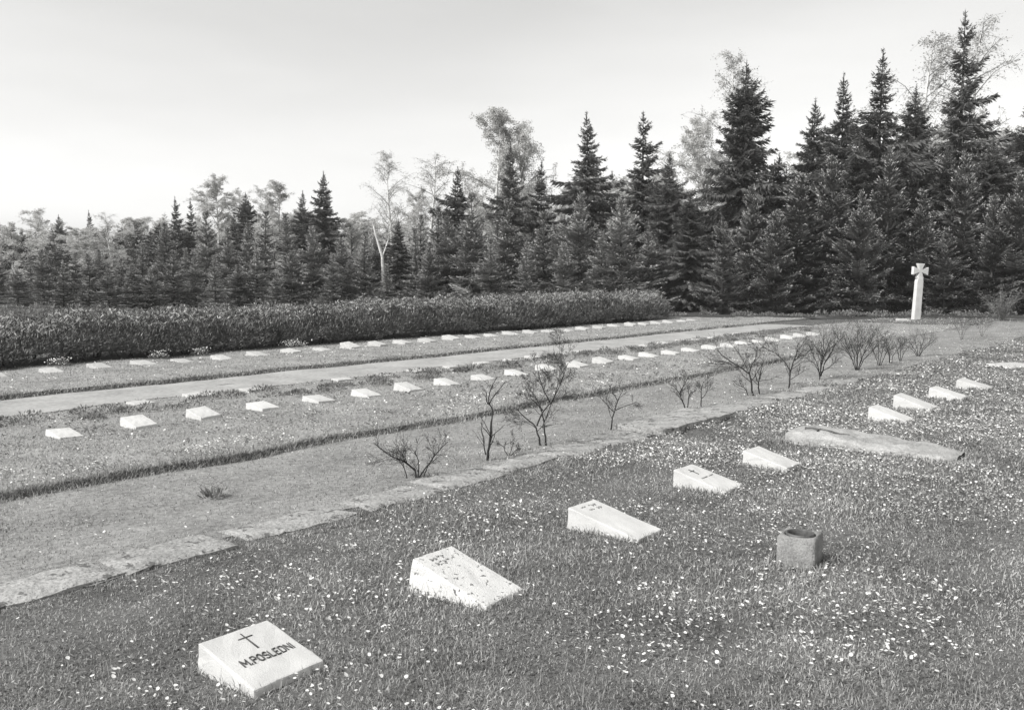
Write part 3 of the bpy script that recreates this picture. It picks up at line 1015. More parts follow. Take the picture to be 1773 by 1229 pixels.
def shrub(name, base, polys, rads, seed, label, cat, depth=2, dens=1.0, spread=.75):
    """polys: main stems as (right, up) metres in the plane facing the photographer, given depth by the seed"""
    r = np.random.RandomState(seed)
    x0, y0 = base
    z0 = float(gz(x0, y0)) - .02
    root = empty(name, (x0, y0, z0))
    tag(root, label, cat, 'bare shrubs along the terrace edge')
    g, lg = Geo(), []
    for pl, rad in zip(polys, rads):
        k = r.uniform(-.45, .45)
        pts = []
        # resample for smooth, slightly crooked stems
        P = np.array(pl, float)
        s = np.concatenate([[0], np.cumsum(np.linalg.norm(np.diff(P, axis=0), axis=1))])
        q = np.linspace(0, s[-1], max(6, int(s[-1] / .05)))
        X, Z = np.interp(q, s, P[:, 0]), np.interp(q, s, P[:, 1])
        ph = r.uniform(0, 6)
        for a, b, t in zip(X, Z, q):
            dep = k * (a - P[0, 0]) + .035 * math.sin(t * 7 + ph) * min(1, t * 4)
            ww = c2w(a + r.normal(0, .003), dep)
            pts.append((ww[0], ww[1], b))
        rr = np.linspace(rad, max(.0022, rad * .38), len(pts))
        tube(g, pts, rr, 7)
        side(g, lg, pts, rr, depth, r, spread, .15, dens)
    obj('stems', g.mesh('stems', [M['twig']], smooth=True), root)
    A = np.array(lg)
    b = Geo()
    strips(b, A[:, 0], A[:, 1], np.linalg.norm(A[:, 1] - A[:, 0], axis=1) * .55, r.uniform(0, 3, len(A)))
    obj('leaf_buds', b.mesh('leaf_buds', [M['bud']]), root)
    return root


def px_polys(base_px, dist, polys, sx, ox, oy):
    """survey of a stem in a photo crop -> metres right/up of its foot"""
    k = dist / F
    return [[((ox + a * sx - base_px[0]) * k, max(-.03, (base_px[1] - (oy + b * sx)) * k)) for a, b in pl] for pl in polys]


def dist_of(px, py):
    r = ray(px, py)
    return r[1] * (-H / r[2])


Z1 = (.2278, 600, 580)
Z2 = (.3417, 600, 350)
Z3 = (.1692, 1150, 540)
SH = [
    ((717, 826), Z1, [[(530, 1085), (530, 1010), (440, 930), (340, 890), (270, 840), (215, 790)], [(540, 1080), (550, 930), (505, 850)], [(550, 1060), (640, 940), (700, 860), (765, 800)],
                      [(460, 1090), (450, 1000), (380, 900), (320, 880)], [(575, 1075), (600, 1010), (640, 930), (690, 840)], [(530, 1010), (430, 920), (440, 830), (465, 780)]],
     [.009, .007, .008, .006, .006, .006], 'low wide spreading bare shrub, nearest of the shrub row', 2, .9),
    ((843, 797), Z1, [[(1065, 950), (1085, 800), (1098, 700), (1110, 600), (1110, 530), (1100, 502), (1078, 500)], [(1078, 500), (1064, 460), (1062, 400)], [(1078, 500), (1085, 420), (1110, 350), (1150, 285)],
                      [(1085, 500), (1120, 440), (1165, 380), (1215, 318)], [(1060, 890), (1040, 780), (1022, 690), (1030, 620)]],
     [.014, .008, .007, .007, .007], 'tall thin sapling with a sharp kink near its top', 1, .7),
    ((944, 771), Z2, [[(985, 1235), (960, 1120), (920, 1090), (890, 1065), (865, 1035)], [(962, 1120), (990, 1050), (1040, 990), (1080, 900), (1112, 800)], [(1014, 1235), (1000, 1100), (985, 1030), (935, 975)],
                      [(1030, 1000), (985, 900), (970, 850), (965, 800)], [(1000, 1100), (1060, 960), (1085, 850)], [(990, 1040), (950, 960), (900, 900)]],
     [.011, .009, .011, .007, .007, .006], 'tall twin-stemmed sapling with a bushy twiggy crown', 3, .46),
    ((890, 788), Z1, [[(1230, 910), (1190, 830), (1150, 790)], [(1235, 910), (1280, 860), (1310, 830)], [(1232, 910), (1270, 800), (1275, 760)]],
     [.005, .005, .004], 'small low twiggy shrub between the kinked sapling and twin-stemmed sapling', 2, .8),
    ((1057, 744), Z2, [[(1337, 1155), (1350, 1070), (1375, 990), (1392, 950)], [(1362, 1040), (1410, 1020), (1470, 1000)], [(1352, 1050), (1300, 990), (1262, 965)], [(1375, 990), (1330, 930)]],
     [.010, .006, .006, .005], 'single-stemmed forked sapling left of the widest paving stone', 2, .9),
    ((1187, 713), Z3, [[(222, 1020), (190, 910), (160, 830), (200, 740), (238, 650)], [(235, 1010), (238, 900), (250, 820), (320, 790)], [(160, 830), (100, 750), (40, 715)], [(195, 920), (150, 850), (100, 800)]],
     [.010, .009, .006, .005], 'crooked two-stemmed sapling at the far end of the widest paving stone', 2, .9),
    ((1214, 705), Z3, [[(380, 975), (378, 850), (380, 780), (402, 700)], [(380, 870), (430, 820), (442, 740), (430, 680)], [(380, 780), (320, 730)]],
     [.009, .006, .005], 'slender upright sapling just right of the crooked two-stemmed one', 2, .9),
    ((1304, 684), Z3, [[(912, 852), (890, 720), (865, 610), (790, 550), (690, 490), (600, 420), (545, 370)], [(865, 605), (885, 530), (930, 440), (952, 350)], [(862, 860), (830, 760), (720, 710), (688, 670)],
                       [(885, 700), (820, 640), (760, 560)], [(780, 550), (830, 480), (850, 420)]],
     [.015, .010, .008, .007, .007], 'spreading leaning sapling with a long limb reaching left', 2, .9),
    ((1315, 681), Z3, [[(975, 830), (955, 690), (985, 620), (1000, 540), (1022, 475)], [(955, 690), (920, 600), (960, 520)]],
     [.012, .008], 'short thick-stumped sapling right beside the leaning sapling', 2, .7),
    ((1364, 671), Z3, [[(1270, 775), (1285, 660), (1292, 590), (1330, 480), (1360, 400), (1350, 310)], [(1292, 590), (1230, 480), (1150, 400), (1080, 370), (1000, 310)], [(1288, 670), (1360, 620), (1440, 565)], [(1330, 480), (1400, 380), (1420, 300)]],
     [.014, .010, .006, .007], 'slim sapling forking into a clear Y', 2, 1.0),
    ((1419, 657), Z3, [[(1590, 690), (1590, 600), (1600, 480), (1640, 380), (1620, 250)], [(1590, 640), (1560, 500), (1520, 400), (1480, 300)], [(1600, 640), (1650, 500), (1720, 390), (1780, 250)], [(1600, 600), (1700, 540), (1790, 450)],
                       [(1590, 620), (1540, 520), (1470, 460)], [(1597, 600), (1625, 450), (1690, 260)]],
     [.012, .010, .012, .007, .007, .009], 'tall fan-shaped shrub of many stems from one foot', 2, 1.15),
]
for k, (b, (sx, ox, oy), polys, rads, lab, dep, dens) in enumerate(SH):
    dist = dist_of(*b)
    shrub('bare_shrub', ground_at(*b), px_polys(b, dist, polys, sx, ox, oy), rads, 300 + k, lab, 'shrub', dep, dens)
GEN = [((1484, 640), 84, 100, 8, 'dense round many-stemmed shrub right of the fan-shaped shrub'), ((1523, 633), 62, 50, 4, 'small forked shrub behind the dense round shrub'),
       ((1541, 629), 48, 40, 3, 'thin small shrub second behind the dense round shrub'), ((1559, 625), 50, 34, 3, 'leaning small shrub third behind the dense round shrub'),
       ((1590, 617), 46, 70, 6, 'low spreading shrub last in the row, below the stone cross'), ((1665, 588), 40, 40, 4, 'pale low wispy shrub right of the row, near the forest edge'),
       ((1700, 583), 42, 46, 4, 'wispy low shrub farthest right, near the forest edge')]
for k, (b, hp, wp, ns, lab) in enumerate(GEN):
    dist = dist_of(*b)
    r = random.Random(k)
    polys = []
    for q in range(ns):
        t = (q + .5) / ns * 2 - 1 + r.uniform(-.15, .15)
        ex, ez = t * wp / 2 * dist / F, hp * dist / F * r.uniform(.75, 1) * (1 - .25 * abs(t))
        polys.append([(t * .02, 0), (ex * .3, ez * .4), (ex * .7, ez * .75), (ex, ez)])
    shrub('bare_shrub', ground_at(*b), polys, [.008 if k < 5 else .004] * ns, 350 + k, lab, 'shrub', 2, (1.0 if k == 0 else .8) if k < 5 else .5)
# weed tuft on the near path
x, y = ground_at(370, 853)
g = Geo()
leafcloud(g, (0, 0, 0), (.09, .09), .05, 60, .06, np.random.RandomState(4))
for q in range(9):
    r = np.random.RandomState(q)
    tube(g, [(r.normal(0, .02), r.normal(0, .02), 0), (r.normal(0, .04), r.normal(0, .04), .1), (r.normal(0, .07), r.normal(0, .07), .2)], [.002, .0015, .001], 3)
tag(obj('weed_tuft', g.mesh('weed_tuft', [M['plant']]), loc=(x, y, float(gz(x, y)))), 'lone twiggy weed tuft on the near path at left', 'weed')


# ------------------------------------------------------------------ hedge
def build_hedge():
    rs = np.random.RandomState(23)
    core, x0, x1 = Geo(), 1.0, 34.0
    g = Geo()

    def prof(x, s):
        """cross-section point, s 0..1 from the front foot over the top to the back"""
        top = .745 + .0092 * x + (vnoise(x * .8, x * 0, 81) - .5) * .24 + (vnoise(x * 2.6, s * 4, 82) - .5) * .16
        bul = (vnoise(x * 1.1, x * 0 + 4, 83) - .5) * .3 + (vnoise(x * 2.7, s * 6, 84) - .5) * .3
        y = np.where(s < .38, 18.95 + .45 * (s / .38) ** 1.8, np.where(s < .5, 19.4 + (s - .38) / .12 * .45, 19.85 + (s - .5) / .5 * 1.65)) + bul * np.where(s < .5, 1, .3)
        z = np.where(s < .38, .04 + (s / .38) * (top - .29), np.where(s < .5, top - .25 + np.sin((s - .38) / .12 * math.pi / 2) * .25, top))
        return y, z
    # main twiggy stems and inner mass
    n = 26000
    x = rs.uniform(x0, x1, n)
    s = rs.rand(n)
    y, z = prof(x, s)
    ins = rs.uniform(.05, .28, n)
    y = y + np.where(s < .45, ins, 0)
    z = z - np.where(s > .4, ins, 0)
    k = z > .02 + .16 * vnoise(x * 2, x * 0, 85) ** 2
    x, y, z, s = x[k], y[k], z[k], s[k]
    # shoots: each a small brush of needles round a short axis
    n = len(x)
    front = np.clip((.45 - s) / .45, 0, 1)
    ax = np.stack([rs.normal(0, .3, n), -front * .9 + rs.normal(0, .3, n), 1.0 - .35 * front + rs.normal(0, .15, n)], -1)
    ax /= np.linalg.norm(ax, axis=1, keepdims=True)
    L = rs.uniform(.10, .24, n) + (rs.rand(n) < .09) * rs.uniform(.05, .22, n)
    P = np.stack([x, y, z], -1)
    m = 7
    for q in range(m):
        t = (q + .5) / m
        base = P + ax * (L * t)[:, None]
        a = rs.uniform(0, 2 * math.pi, n)
        e = np.stack([np.cos(a), np.sin(a), rs.normal(0, .5, n)], -1)
        e -= ax * np.sum(e * ax, 1, keepdims=True)
        e /= np.linalg.norm(e, axis=1, keepdims=True)
        d = ax * .75 + e * .75
        strips(g, base, base + d * rs.uniform(.045, .09, n)[:, None], rs.uniform(.014, .026, n), rs.uniform(0, 3.14, n), 0)
    # pale spring candles, set on the upper side to paint in its light
    c = (s > .36) & (rs.rand(n) < .25 + .7 * vnoise(x * 2.4, y * 2.4, 95))
    for q in range(5):
        b0 = P[c] + ax[c] * (L[c] * .6)[:, None] + rs.normal(0, .015, (c.sum(), 3))
        dd = np.stack([rs.normal(0, .6, c.sum()), rs.normal(0, .6, c.sum()), np.full(c.sum(), .8)], -1)
        strips(g, b0, b0 + dd * rs.uniform(.05, .09, c.sum())[:, None], rs.uniform(.018, .034, c.sum()), rs.uniform(0, 3.14, c.sum()), 1)
    # pale tufts on the front, thicker upward, painting in light from above
    c = (s < .36) & (rs.rand(n) < .55 * (s / .36) ** 1.5)
    b0 = P[c] + ax[c] * (L[c] * .5)[:, None]
    strips(g, b0, b0 + (ax[c] + [0, 0, .4]) * .09, np.full(c.sum(), .018), rs.uniform(0, 3.14, c.sum()), 1)
    root = empty('hedge', (0, 0, 0))
    tag(root, 'long dense dark evergreen hedge along the far row of graves', 'hedge')
    obj('foliage', g.mesh('foliage', [M['hedge'], M['hedge_tip']]), root)
    # trunks and inner branches
    w = Geo()
    for k in range(240):
        xx = x0 + (x1 - x0) * (k + rs.rand()) / 240
        yy = rs.uniform(19.3, 21)
        tube(w, [(xx, yy, -.03), (xx + rs.normal(0, .08), yy + rs.normal(0, .08), .3), (xx + rs.normal(0, .2), yy + rs.normal(0, .2), .85)], [.022, .017, .008], 5)
    obj('stems', w.mesh('stems', [M['bark']]), root)
    # dense inner foliage (keeps the light out as a real hedge does)
    ins = Geo()
    xs = np.arange(x0 + .2, x1 - .2, .12)
    sv = np.linspace(0, 1, 26)
    X, SV = np.meshgrid(xs, sv)
    Y, Z = prof(X, SV)
    cy = 20.4
    Y = cy + (Y - cy) * .84
    Z = np.maximum(.10 + .2 * vnoise(X * 1.9, SV * 5, 87), Z - .17 + (vnoise(X * 6, SV * 14, 88) - .5) * .16)
    Y = Y + (vnoise(X * 6, SV * 14, 89) - .5) * .16
    nx, ny = len(xs), len(sv)
    i = np.arange(ny - 1)[:, None] * nx + np.arange(nx - 1)[None]
    ins.add(np.stack([X, Y, Z], -1), np.stack([i, i + 1, i + nx + 1, i + nx], -1).reshape(-1, 4))
    obj('inner_foliage', ins.mesh('inner_foliage', [M['hedge']]), root)


build_hedge()


# ------------------------------------------------------------------ trees
def spruce_geo(seed, Ht, R, whorls, young=False, sparse=0.0, ragged=.25, step=.066, fatw=.85, tipp=None):
    """trunk geo, crown geo for a spruce of height Ht and crown radius R"""
    rs = np.random.RandomState(seed)
    tg, g = Geo(), Geo()
    bend = rs.normal(0, .012 * Ht, 2)
    tz = np.linspace(-.3, Ht * .985, 14)
    tp = np.stack([bend[0] * np.sin(tz / Ht * 3), bend[1] * np.sin(tz / Ht * 3), tz], -1)
    tube(tg, tp, np.interp(tz, [0, Ht], [.013 * Ht + .02, .008]), 7)
    P0, P1, W, T0, T1, TW = [], [], [], [], [], []
    pw, lop, lph = rs.uniform(.5, .75), rs.uniform(.1, .35), rs.uniform(0, 6.28, 3)
    for k in range(whorls):
        f = (k + .4) / whorls
        f = 1 - (1 - f) ** 1.12
        zz = Ht * (.02 + (.955 if young else .93) * f)
        if young:
            prof = (1 - f) ** .85 * (.75 + .25 * min(1, f / .12))
        else:
            prof = min((1 - f) ** pw, 1.55 * (1 - f) + .02, .92 - .35 * max(0, .3 - f)) * (1.0 if f > .1 else .8) * (1 + .22 * math.sin(f * 17 + lph[1]))
        nb = rs.randint(5, 8)
        phase = rs.uniform(0, 6.28)
        wl = rs.uniform(1 - ragged, 1 + ragged * .7)
        for b in range(nb):
            if rs.rand() < sparse:
                continue
            az = phase + b * 2 * math.pi / nb + rs.normal(0, .2)
            L = R * prof * wl * rs.uniform(.62, 1.22) * (1 + (0 if young else lop) * math.sin(az + f * 5 + lph[0])) + (.10 if young else .16 - .08 * f)
            el = math.radians(np.interp(f, [0, .35, .8, 1], [2, 16, 42, 62]) if young else np.interp(f, [0, .4, .8, .93, 1], [-22, -6, 16, 30, 42])) + rs.normal(0, .10)
            zb = min(zz + rs.normal(0, .02 * Ht / whorls * 8), Ht * .985)
            n = max(3, int(L / step))
            s = (np.arange(n) + rs.rand(n)) / n
            ca, sa = math.cos(az), math.sin(az)
            rr = L * s * math.cos(el)
            dz = L * (s * math.sin(el) - (.10 if young else .30) * s ** 2 + (.22 if young else .26) * s ** 3.2)
            cx = np.interp(zb, tz, tp[:, 0])
            cy = np.interp(zb, tz, tp[:, 1])
            A = np.stack([cx + rr * ca, cy + rr * sa, zb + dz], -1)
            # branch wood
            sw = np.linspace(0, 1, 4)
            wood = np.stack([cx + L * sw * math.cos(el) * ca, cy + L * sw * math.cos(el) * sa, zb + L * (sw * math.sin(el) - (.10 if young else .30) * sw ** 2 + (.22 if young else .26) * sw ** 3.2)], -1)
            if L > .5:
                tube(tg, wood, np.linspace(.008 + .008 * L, .004, 4), 3)
            dirv = np.array([ca * math.cos(el), sa * math.cos(el), math.sin(el)])
            sidev = np.array([-sa, ca, 0])
            for sg in (-1, 1, 0):
                m = n
                if sg == 0:
                    ln = rs.uniform(.10, .22, m)
                    d = dirv[None] * .8 + np.array([0, 0, 1]) * rs.uniform(-.55, .7, (m, 1)) + sidev[None] * rs.normal(0, .3, (m, 1))
                else:
                    ln = np.clip((.20 + .52 * (1 - s)) * L * rs.uniform(.6, 1.1, m), .10, .62)
                    d = dirv[None] * rs.uniform(.55, 1.0, (m, 1)) + sidev[None] * sg * rs.uniform(.55, .95, (m, 1)) + np.array([0, 0, 1.]) * rs.normal(.12 if young else -.42, .2, (m, 1))
                d /= np.linalg.norm(d, axis=1, keepdims=True)
                q = A + d * ln[:, None]
                q[:, 2] -= (0 if young else .25) * ln ** 2
                P0.append(A)
                P1.append(q)
                W.append(np.clip(ln * .34, .045, .11) * rs.uniform(.7, 1.3, m) * fatw)
                c = rs.rand(m) < ((.55 if young else .30) if tipp is None else tipp * np.clip((s - .25) * 1.6, 0, 1))
                if c.any():
                    dd = d[c] + np.array([0, 0, .35])
                    T0.append(q[c] - d[c] * .03)
                    T1.append(q[c] + dd * rs.uniform(.05, .11, (c.sum(), 1)))
                    TW.append(np.full(c.sum(), .036))
            P0.append(A[-1:])
            P1.append(A[-1:] + (dirv + [0, 0, .3])[None] * .16)
            W.append(np.array([.055]))
    P0, P1, W = np.concatenate(P0), np.concatenate(P1), np.concatenate(W)
    ro = rs.uniform(0, 3.14, len(P0))
    strips(g, P0, P1, W, ro, 0)
    strips(g, P0, P1, W * .9, ro + 1.57, 0)
    T0, T1, TW = np.concatenate(T0), np.concatenate(T1), np.concatenate(TW)
    strips(g, T0, T1, TW, rs.uniform(0, 3.14, len(T0)), 1)
    # leader
    tz2 = np.array([[0, 0, Ht * .95], [0, 0, Ht * .97]])
    cxt, cyt = tp[-1, 0], tp[-1, 1]
    strips(g, np.array([[cxt, cyt, Ht * .92]] * 3), np.array([[cxt, cyt, Ht]] * 3), np.array([.09, .09, .09]), np.array([0., 1., 2.]), 0)
    nl = 26
    zl = Ht * rs.uniform(.93, .985, nl)
    al = rs.uniform(0, 6.28, nl)
    b0 = np.stack([np.full(nl, cxt), np.full(nl, cyt), zl], -1)
    strips(g, b0, b0 + np.stack([np.cos(al) * .14, np.sin(al) * .14, np.full(nl, .12)], -1), np.full(nl, .045), rs.uniform(0, 3, nl), 0)
    return tg, g


def birch_geo(seed, Ht, R, leaves=9000, bare=0.0, leafsize=.07, start=.22):
    rs = np.random.RandomState(seed)
    tg, lg, cg = Geo(), Geo(), Geo()
    tz = np.linspace(-.3, Ht * .97, 12)
    ph = rs.uniform(0, 6.28, 2)
    tp = np.stack([.02 * Ht * np.sin(tz / Ht * 4 + ph[0]), .02 * Ht * np.sin(tz / Ht * 3 + ph[1]), tz], -1)
    tp[:, :2] -= tp[0, :2]
    tube(tg, tp, np.interp(tz, [0, Ht], [.011 * Ht + .02, .01]), 7)
    ends = []
    nl = 30
    for k in range(nl):
        f = start + (1 - start) * (k + rs.rand()) / nl
        p = np.array([np.interp(f * Ht, tz, tp[:, i]) for i in range(3)])
        az = rs.uniform(0, 6.28)
        L = R * (1.15 * (1 - ((f - .35) / .72) ** 2) + .15) * rs.uniform(.6, 1.15)
        el = math.radians(rs.uniform(35, 62))
        d = np.array([math.cos(az) * math.cos(el), math.sin(az) * math.cos(el), math.sin(el)])
        pts = [p]
        for q in range(5):
            d = d + rs.normal(0, .10, 3) + np.array([0, 0, -.05 * q])
            d /= np.linalg.norm(d)
            pts.append(pts[-1] + d * L / 5)
        tube(tg, pts, np.linspace(.012 + .006 * L, .006, 6), 4, 1)
        for q in range(14):
            t = rs.uniform(.15, 1)
            kx = min(int(t * 5), 4)
            b = pts[kx] + (pts[kx + 1] - pts[kx]) * (t * 5 - kx)
            e = d * .4 + rs.normal(0, .6, 3) + np.array([0, 0, .15])
            e /= np.linalg.norm(e)
            l2 = rs.uniform(.25, .8) * (.5 + .25 * L)
            b2 = b + e * l2 * .6
            b3 = b2 + (e + np.array([0, 0, -.55])) * l2 * .55
            tube(tg, [b, b2, b3], [.006, .004, .002], 3, 1)
            ends.append((b, b2, b3))
    E = np.array(ends)
    n = leaves
    if n:
        idx = rs.randint(0, len(E), n)
        t = rs.rand(n)
        c = np.where((t < .5)[:, None], E[idx, 0] + (E[idx, 1] - E[idx, 0]) * (t * 2)[:, None], E[idx, 1] + (E[idx, 2] - E[idx, 1]) * (t * 2 - 1)[:, None])
        c = c + rs.normal(0, .07, (n, 3))
        d = rs.normal(0, 1, (n, 3)) + [0, 0, -.5]
        d /= np.linalg.norm(d, axis=1, keepdims=True)
        ln = rs.uniform(.6, 1.4, n) * leafsize
        strips(cg, c, c + d * ln[:, None], ln * .75, rs.uniform(0, 3.14, n), 0)
    return tg, cg


PROTO = {}


def proto(kind, i, tg, cg, Ht, R, tm, cm):
    PROTO.setdefault(kind, []).append((tg, cg, tg.mesh('trunk', tm), cg.mesh('crown', cm), Ht, R))


SPM = [M['bark']]
NDM = [M['needle'], M['tip']]
TALLP = [(3.2, 44, .06, .35), (2.7, 40, .16, .45), (3.7, 46, .05, .3), (2.8, 40, .24, .55), (3.3, 44, .12, .4), (3.0, 42, .2, .5), (3.6, 42, .1, .45)]
for i, (R_, wh, sp, rg) in enumerate(TALLP):
    tg, cg = spruce_geo(500 + i, 13.5, R_, wh, False, sp, rg)
    proto('tall', i, tg, cg, 13.5, R_, SPM, NDM)
for i in range(3):
    tg, cg = spruce_geo(570 + i, 13.5, 3.6, 32, False, .08, .4, step=.16, fatw=1.7)
    proto('bulk', i, tg, cg, 13.5, 3.6, SPM, NDM)
    tg, cg = birch_geo(580 + i, 10, 2.7, 9000, leafsize=.13, start=.10)
    proto('bulkb', i, tg, cg, 10, 2.7, SPM, [M['leaf']])
for i in range(5):
    tg, cg = spruce_geo(520 + i, 6.5, [1.5, 1.25, 1.7, 1.35, 1.55][i], [19, 17, 20, 18, 19][i], True, .12, .38)
    proto('young', i, tg, cg, 6.5, [1.35, 1.2, 1.5, 1.25, 1.4][i], SPM, [M['needle_young'], M['tip_young']])
for i, (R_, wh, sp, rg) in enumerate([(2.2, 17, .12, .4), (1.9, 16, .2, .5), (2.5, 18, .1, .35), (2.1, 15, .16, .55), (2.7, 17, .12, .45)]):
    tg, cg = spruce_geo(600 + i, 8.5, R_, wh, True, sp, rg, tipp=.95)
    proto('edge', i, tg, cg, 8.5, R_, SPM, [M['needle'], M['tip_young']])  # shoots towards the branch ends also paint their lit upper sides
for i in range(4):
    tg, cg = birch_geo(540 + i, 10, [2.3, 2.0, 2.7, 2.1][i], [38000, 32000, 44000, 22000][i], leafsize=.066, start=.10)
    proto('birch', i, tg, cg, 10, 2, [M['birch_bark'], M['limb']], [M['leaf']])
for i in range(2):
    tg, cg = birch_geo(550 + i, 10, 1.7, [6500, 4500][i], leafsize=.06)
    proto('thin', i, tg, cg, 10, 2, [M['birch_bark'], M['limb']], [M['leaf']])

TN = {'tall': 'spruce_tree', 'young': 'young_spruce', 'edge': 'spruce_tree', 'birch': 'birch_tree', 'thin': 'birch_tree'}
tree_rng = random.Random(77)


def plant(kind, px, top, dist, label, var=None, fat=1.0, group=None):
    x, y, zt = at_depth(px, top, dist)
    var = tree_rng.randrange(len(PROTO[kind])) if var is None else var
    tg, cg, tme, cme, Ht, R = PROTO[kind][var]
    s = zt / Ht
    root = empty(TN[kind], (x, y, 0))
    w = s ** .75 * fat
    root.scale = (w, w, s)
    root.rotation_euler[2] = tree_rng.uniform(0, 6.28)
    tag(root, label, 'tree', group)
    obj('trunk', tme, root)
    obj('crown', cme, root)
    return root


G1, G2, G3 = 'tall dark spruces of the forest', 'pale birches of the forest', 'young spruces along the forest edge'
TALL = [
    (1672, 14, 49, 3, .95, 'tallest dark spruce of all, ragged top reaching the sky right of the stone cross'),
    (1530, 80, 48, 1, 1.0, 'second tallest dark spruce, spire above and left of the stone cross'),
    (1461, 122, 50, 0, .9, 'dark spruce third left of the tallest one, pointed top at the right skyline'),
    (1413, 166, 51, 4, .9, 'dark spruce with a lower pointed top right of the broad free-standing one'),
    (1586, 142, 52, 2, .85, 'dark spruce standing between the two tallest spires'),
    (1294, 100, 50, 2, 1.0, 'broad dark spruce standing free against the sky above the open forest edge'),
    (1788, 150, 47, 0, 1.1, 'dark spruce cut off by the right edge of the view'),
    (1722, 232, 46, 2, 1.15, 'dark spruce of middling height between the tallest one and the right edge'),
    (1350, 262, 52, 4, 1.0, 'low dark spruce just right of the broad free-standing one'),
    (1640, 250, 47, 4, 1.0, 'shorter dark spruce directly behind the stone cross'),
    (1490, 235, 47, 2, 1.0, 'shorter dark spruce left of the stone cross, below the second tallest'),
    (1114, 190, 52, 3, 1.1, 'tall dark spruce, right one of the pair of spires above the hedge end'),
    (1160, 262, 50, 0, 1.0, 'shorter dark spruce just right of the pair of spires above the hedge end'),
    (1015, 190, 54, 1, 1.0, 'tall dark spruce, left one of the pair of spires above the hedge end'),
    (1195, 330, 46, 2, 1.1, 'dark shady spruce beyond the right end of the hedge'),
    (884, 242, 56, 1, .8, 'narrow dark spruce standing in front of the tall central birches'),
    (938, 275, 56, 3, .85, 'dark spruce just right of the tall central birches'),
    (793, 286, 57, 0, .95, 'dark spruce just left of the tall central birches'),
    (690, 378, 52, 4, .9, 'dark low spruce right of the white leaning birch trunk'),
    (560, 294, 60, 4, .85, 'dark spruce with the highest spire in the left half of the wood'),
    (524, 328, 61, 0, .85, 'dark spruce close on the left of the left half\'s highest spire'),
    (425, 330, 62, 2, .9, 'dark spruce left of the pale birch beside the twin spruces'),
    (405, 366, 60, 3, .8, 'lower dark spruce touching the left side of the one beside the pale birch'),
    (302, 338, 62, 1, .75, 'slim dark spruce spire rising alone above pale birches at left'),
    (329, 342, 63, 3, .6, 'thin spruce close to the lone slim spire at left'),
    (153, 362, 66, 1, .65, 'small dark spire poking above a pale rounded birch at far left'),
    (101, 370, 64, 0, .8, 'dark spruce with a pointed crown at far left'),
    (38, 396, 64, 2, .8, 'dark low spruce second from the left edge'),
    (8, 398, 66, 4, .8, 'dark low spruce at the left edge of the view'),
]
for px, top, dist, var, fat, lab in TALL:
    dist *= 1 + .35 * max(0, (900 - px) / 900)
    plant('tall', px, top, dist, lab, var, fat, G1)
BIRCH = [
    ('thin', 1612, 62, 56, 0, 1.25, 'tall airy birch with a lacy crown between the two tallest spruces'),
    ('thin', 1702, 42, 57, 1, 1.1, 'wispy bare birch top showing right behind the tallest spruce'),
    ('birch', 1222, 228, 56, 2, 1.1, 'rounded pale birch just left of the broad free-standing spruce'),
    ('thin', 1290, 96, 54, 0, .9, 'lacy birch top showing behind the top of the broad free-standing spruce'),
    ('birch', 857, 198, 60, 0, 1.0, 'tallest pale birch, standing at the centre of the wood'),
    ('birch', 906, 222, 62, 3, .9, 'pale birch close behind the right side of the tallest birch'),
    ('thin', 741, 278, 58, 1, 1.2, 'sparse birch with open layered branches left of centre'),
    ('thin', 683, 268, 64, 0, 1.0, 'faint thin birch rising above the white leaning trunk'),
    ('birch', 715, 345, 62, 2, .9, 'low pale birch between the sparse birch and the faint thin one'),
    ('birch', 490, 322, 66, 1, .95, 'pale birch left of the twin spruces in the left half'),
    ('birch', 372, 322, 66, 2, 1.0, 'pale birch standing right of the lone slim spire'),
    ('birch', 240, 380, 66, 0, 1.15, 'pale low birch left of the lone slim spire'),
    ('birch', 150, 404, 58, 2, 1.35, 'pale rounded birch below the small dark spire at far left'),
    ('thin', 190, 372, 66, 1, .9, 'thin pale birch stem between two rounded birches at far left'),
    ('birch', 68, 366, 68, 3, .9, 'pale birch among dark spruces near the left edge'),
    ('birch', 610, 372, 70, 1, 1.2, 'pale low birch in the skyline gap left of the white leaning trunk'),
    ('birch', 1165, 300, 58, 1, 1.1, 'greyish birch partly hidden behind the pair of spires above the hedge end'),
]
for kind, px, top, dist, var, fat, lab in BIRCH:
    dist *= 1 + .35 * max(0, (900 - px) / 900)
    plant(kind, px, top, dist, lab, var, fat * (1.5 if px < 650 else 1.25), G2)
YOUNG = [(28, 452, 44), (72, 440, 46), (108, 462, 43), (150, 455, 45), (188, 470, 43), (228, 458, 46), (262, 474, 43), (300, 450, 46), (338, 442, 47), (372, 466, 43), (412, 455, 45),
         (445, 430, 47), (478, 462, 43), (506, 440, 46), (538, 407, 48), (575, 440, 45), (606, 452, 43), (634, 402, 48), (668, 455, 43), (716, 398, 48), (744, 430, 45), (772, 386, 48), (815, 334, 50), (848, 412, 45),
         (880, 346, 49), (912, 420, 45), (941, 366, 48), (975, 420, 45), (1009, 333, 48), (1042, 410, 45), (1076, 345, 45), (1120, 400, 47),
         (1250, 372, 43), (1302, 318, 45), (1345, 362, 43), (1390, 300, 44), (1441, 268, 45), (1492, 330, 42.5), (1542, 250, 45), (1598, 325, 44), (1640, 392, 42.5), (1672, 262, 44.5), (1722, 335, 43), (1765, 300, 43)]
n2 = -1
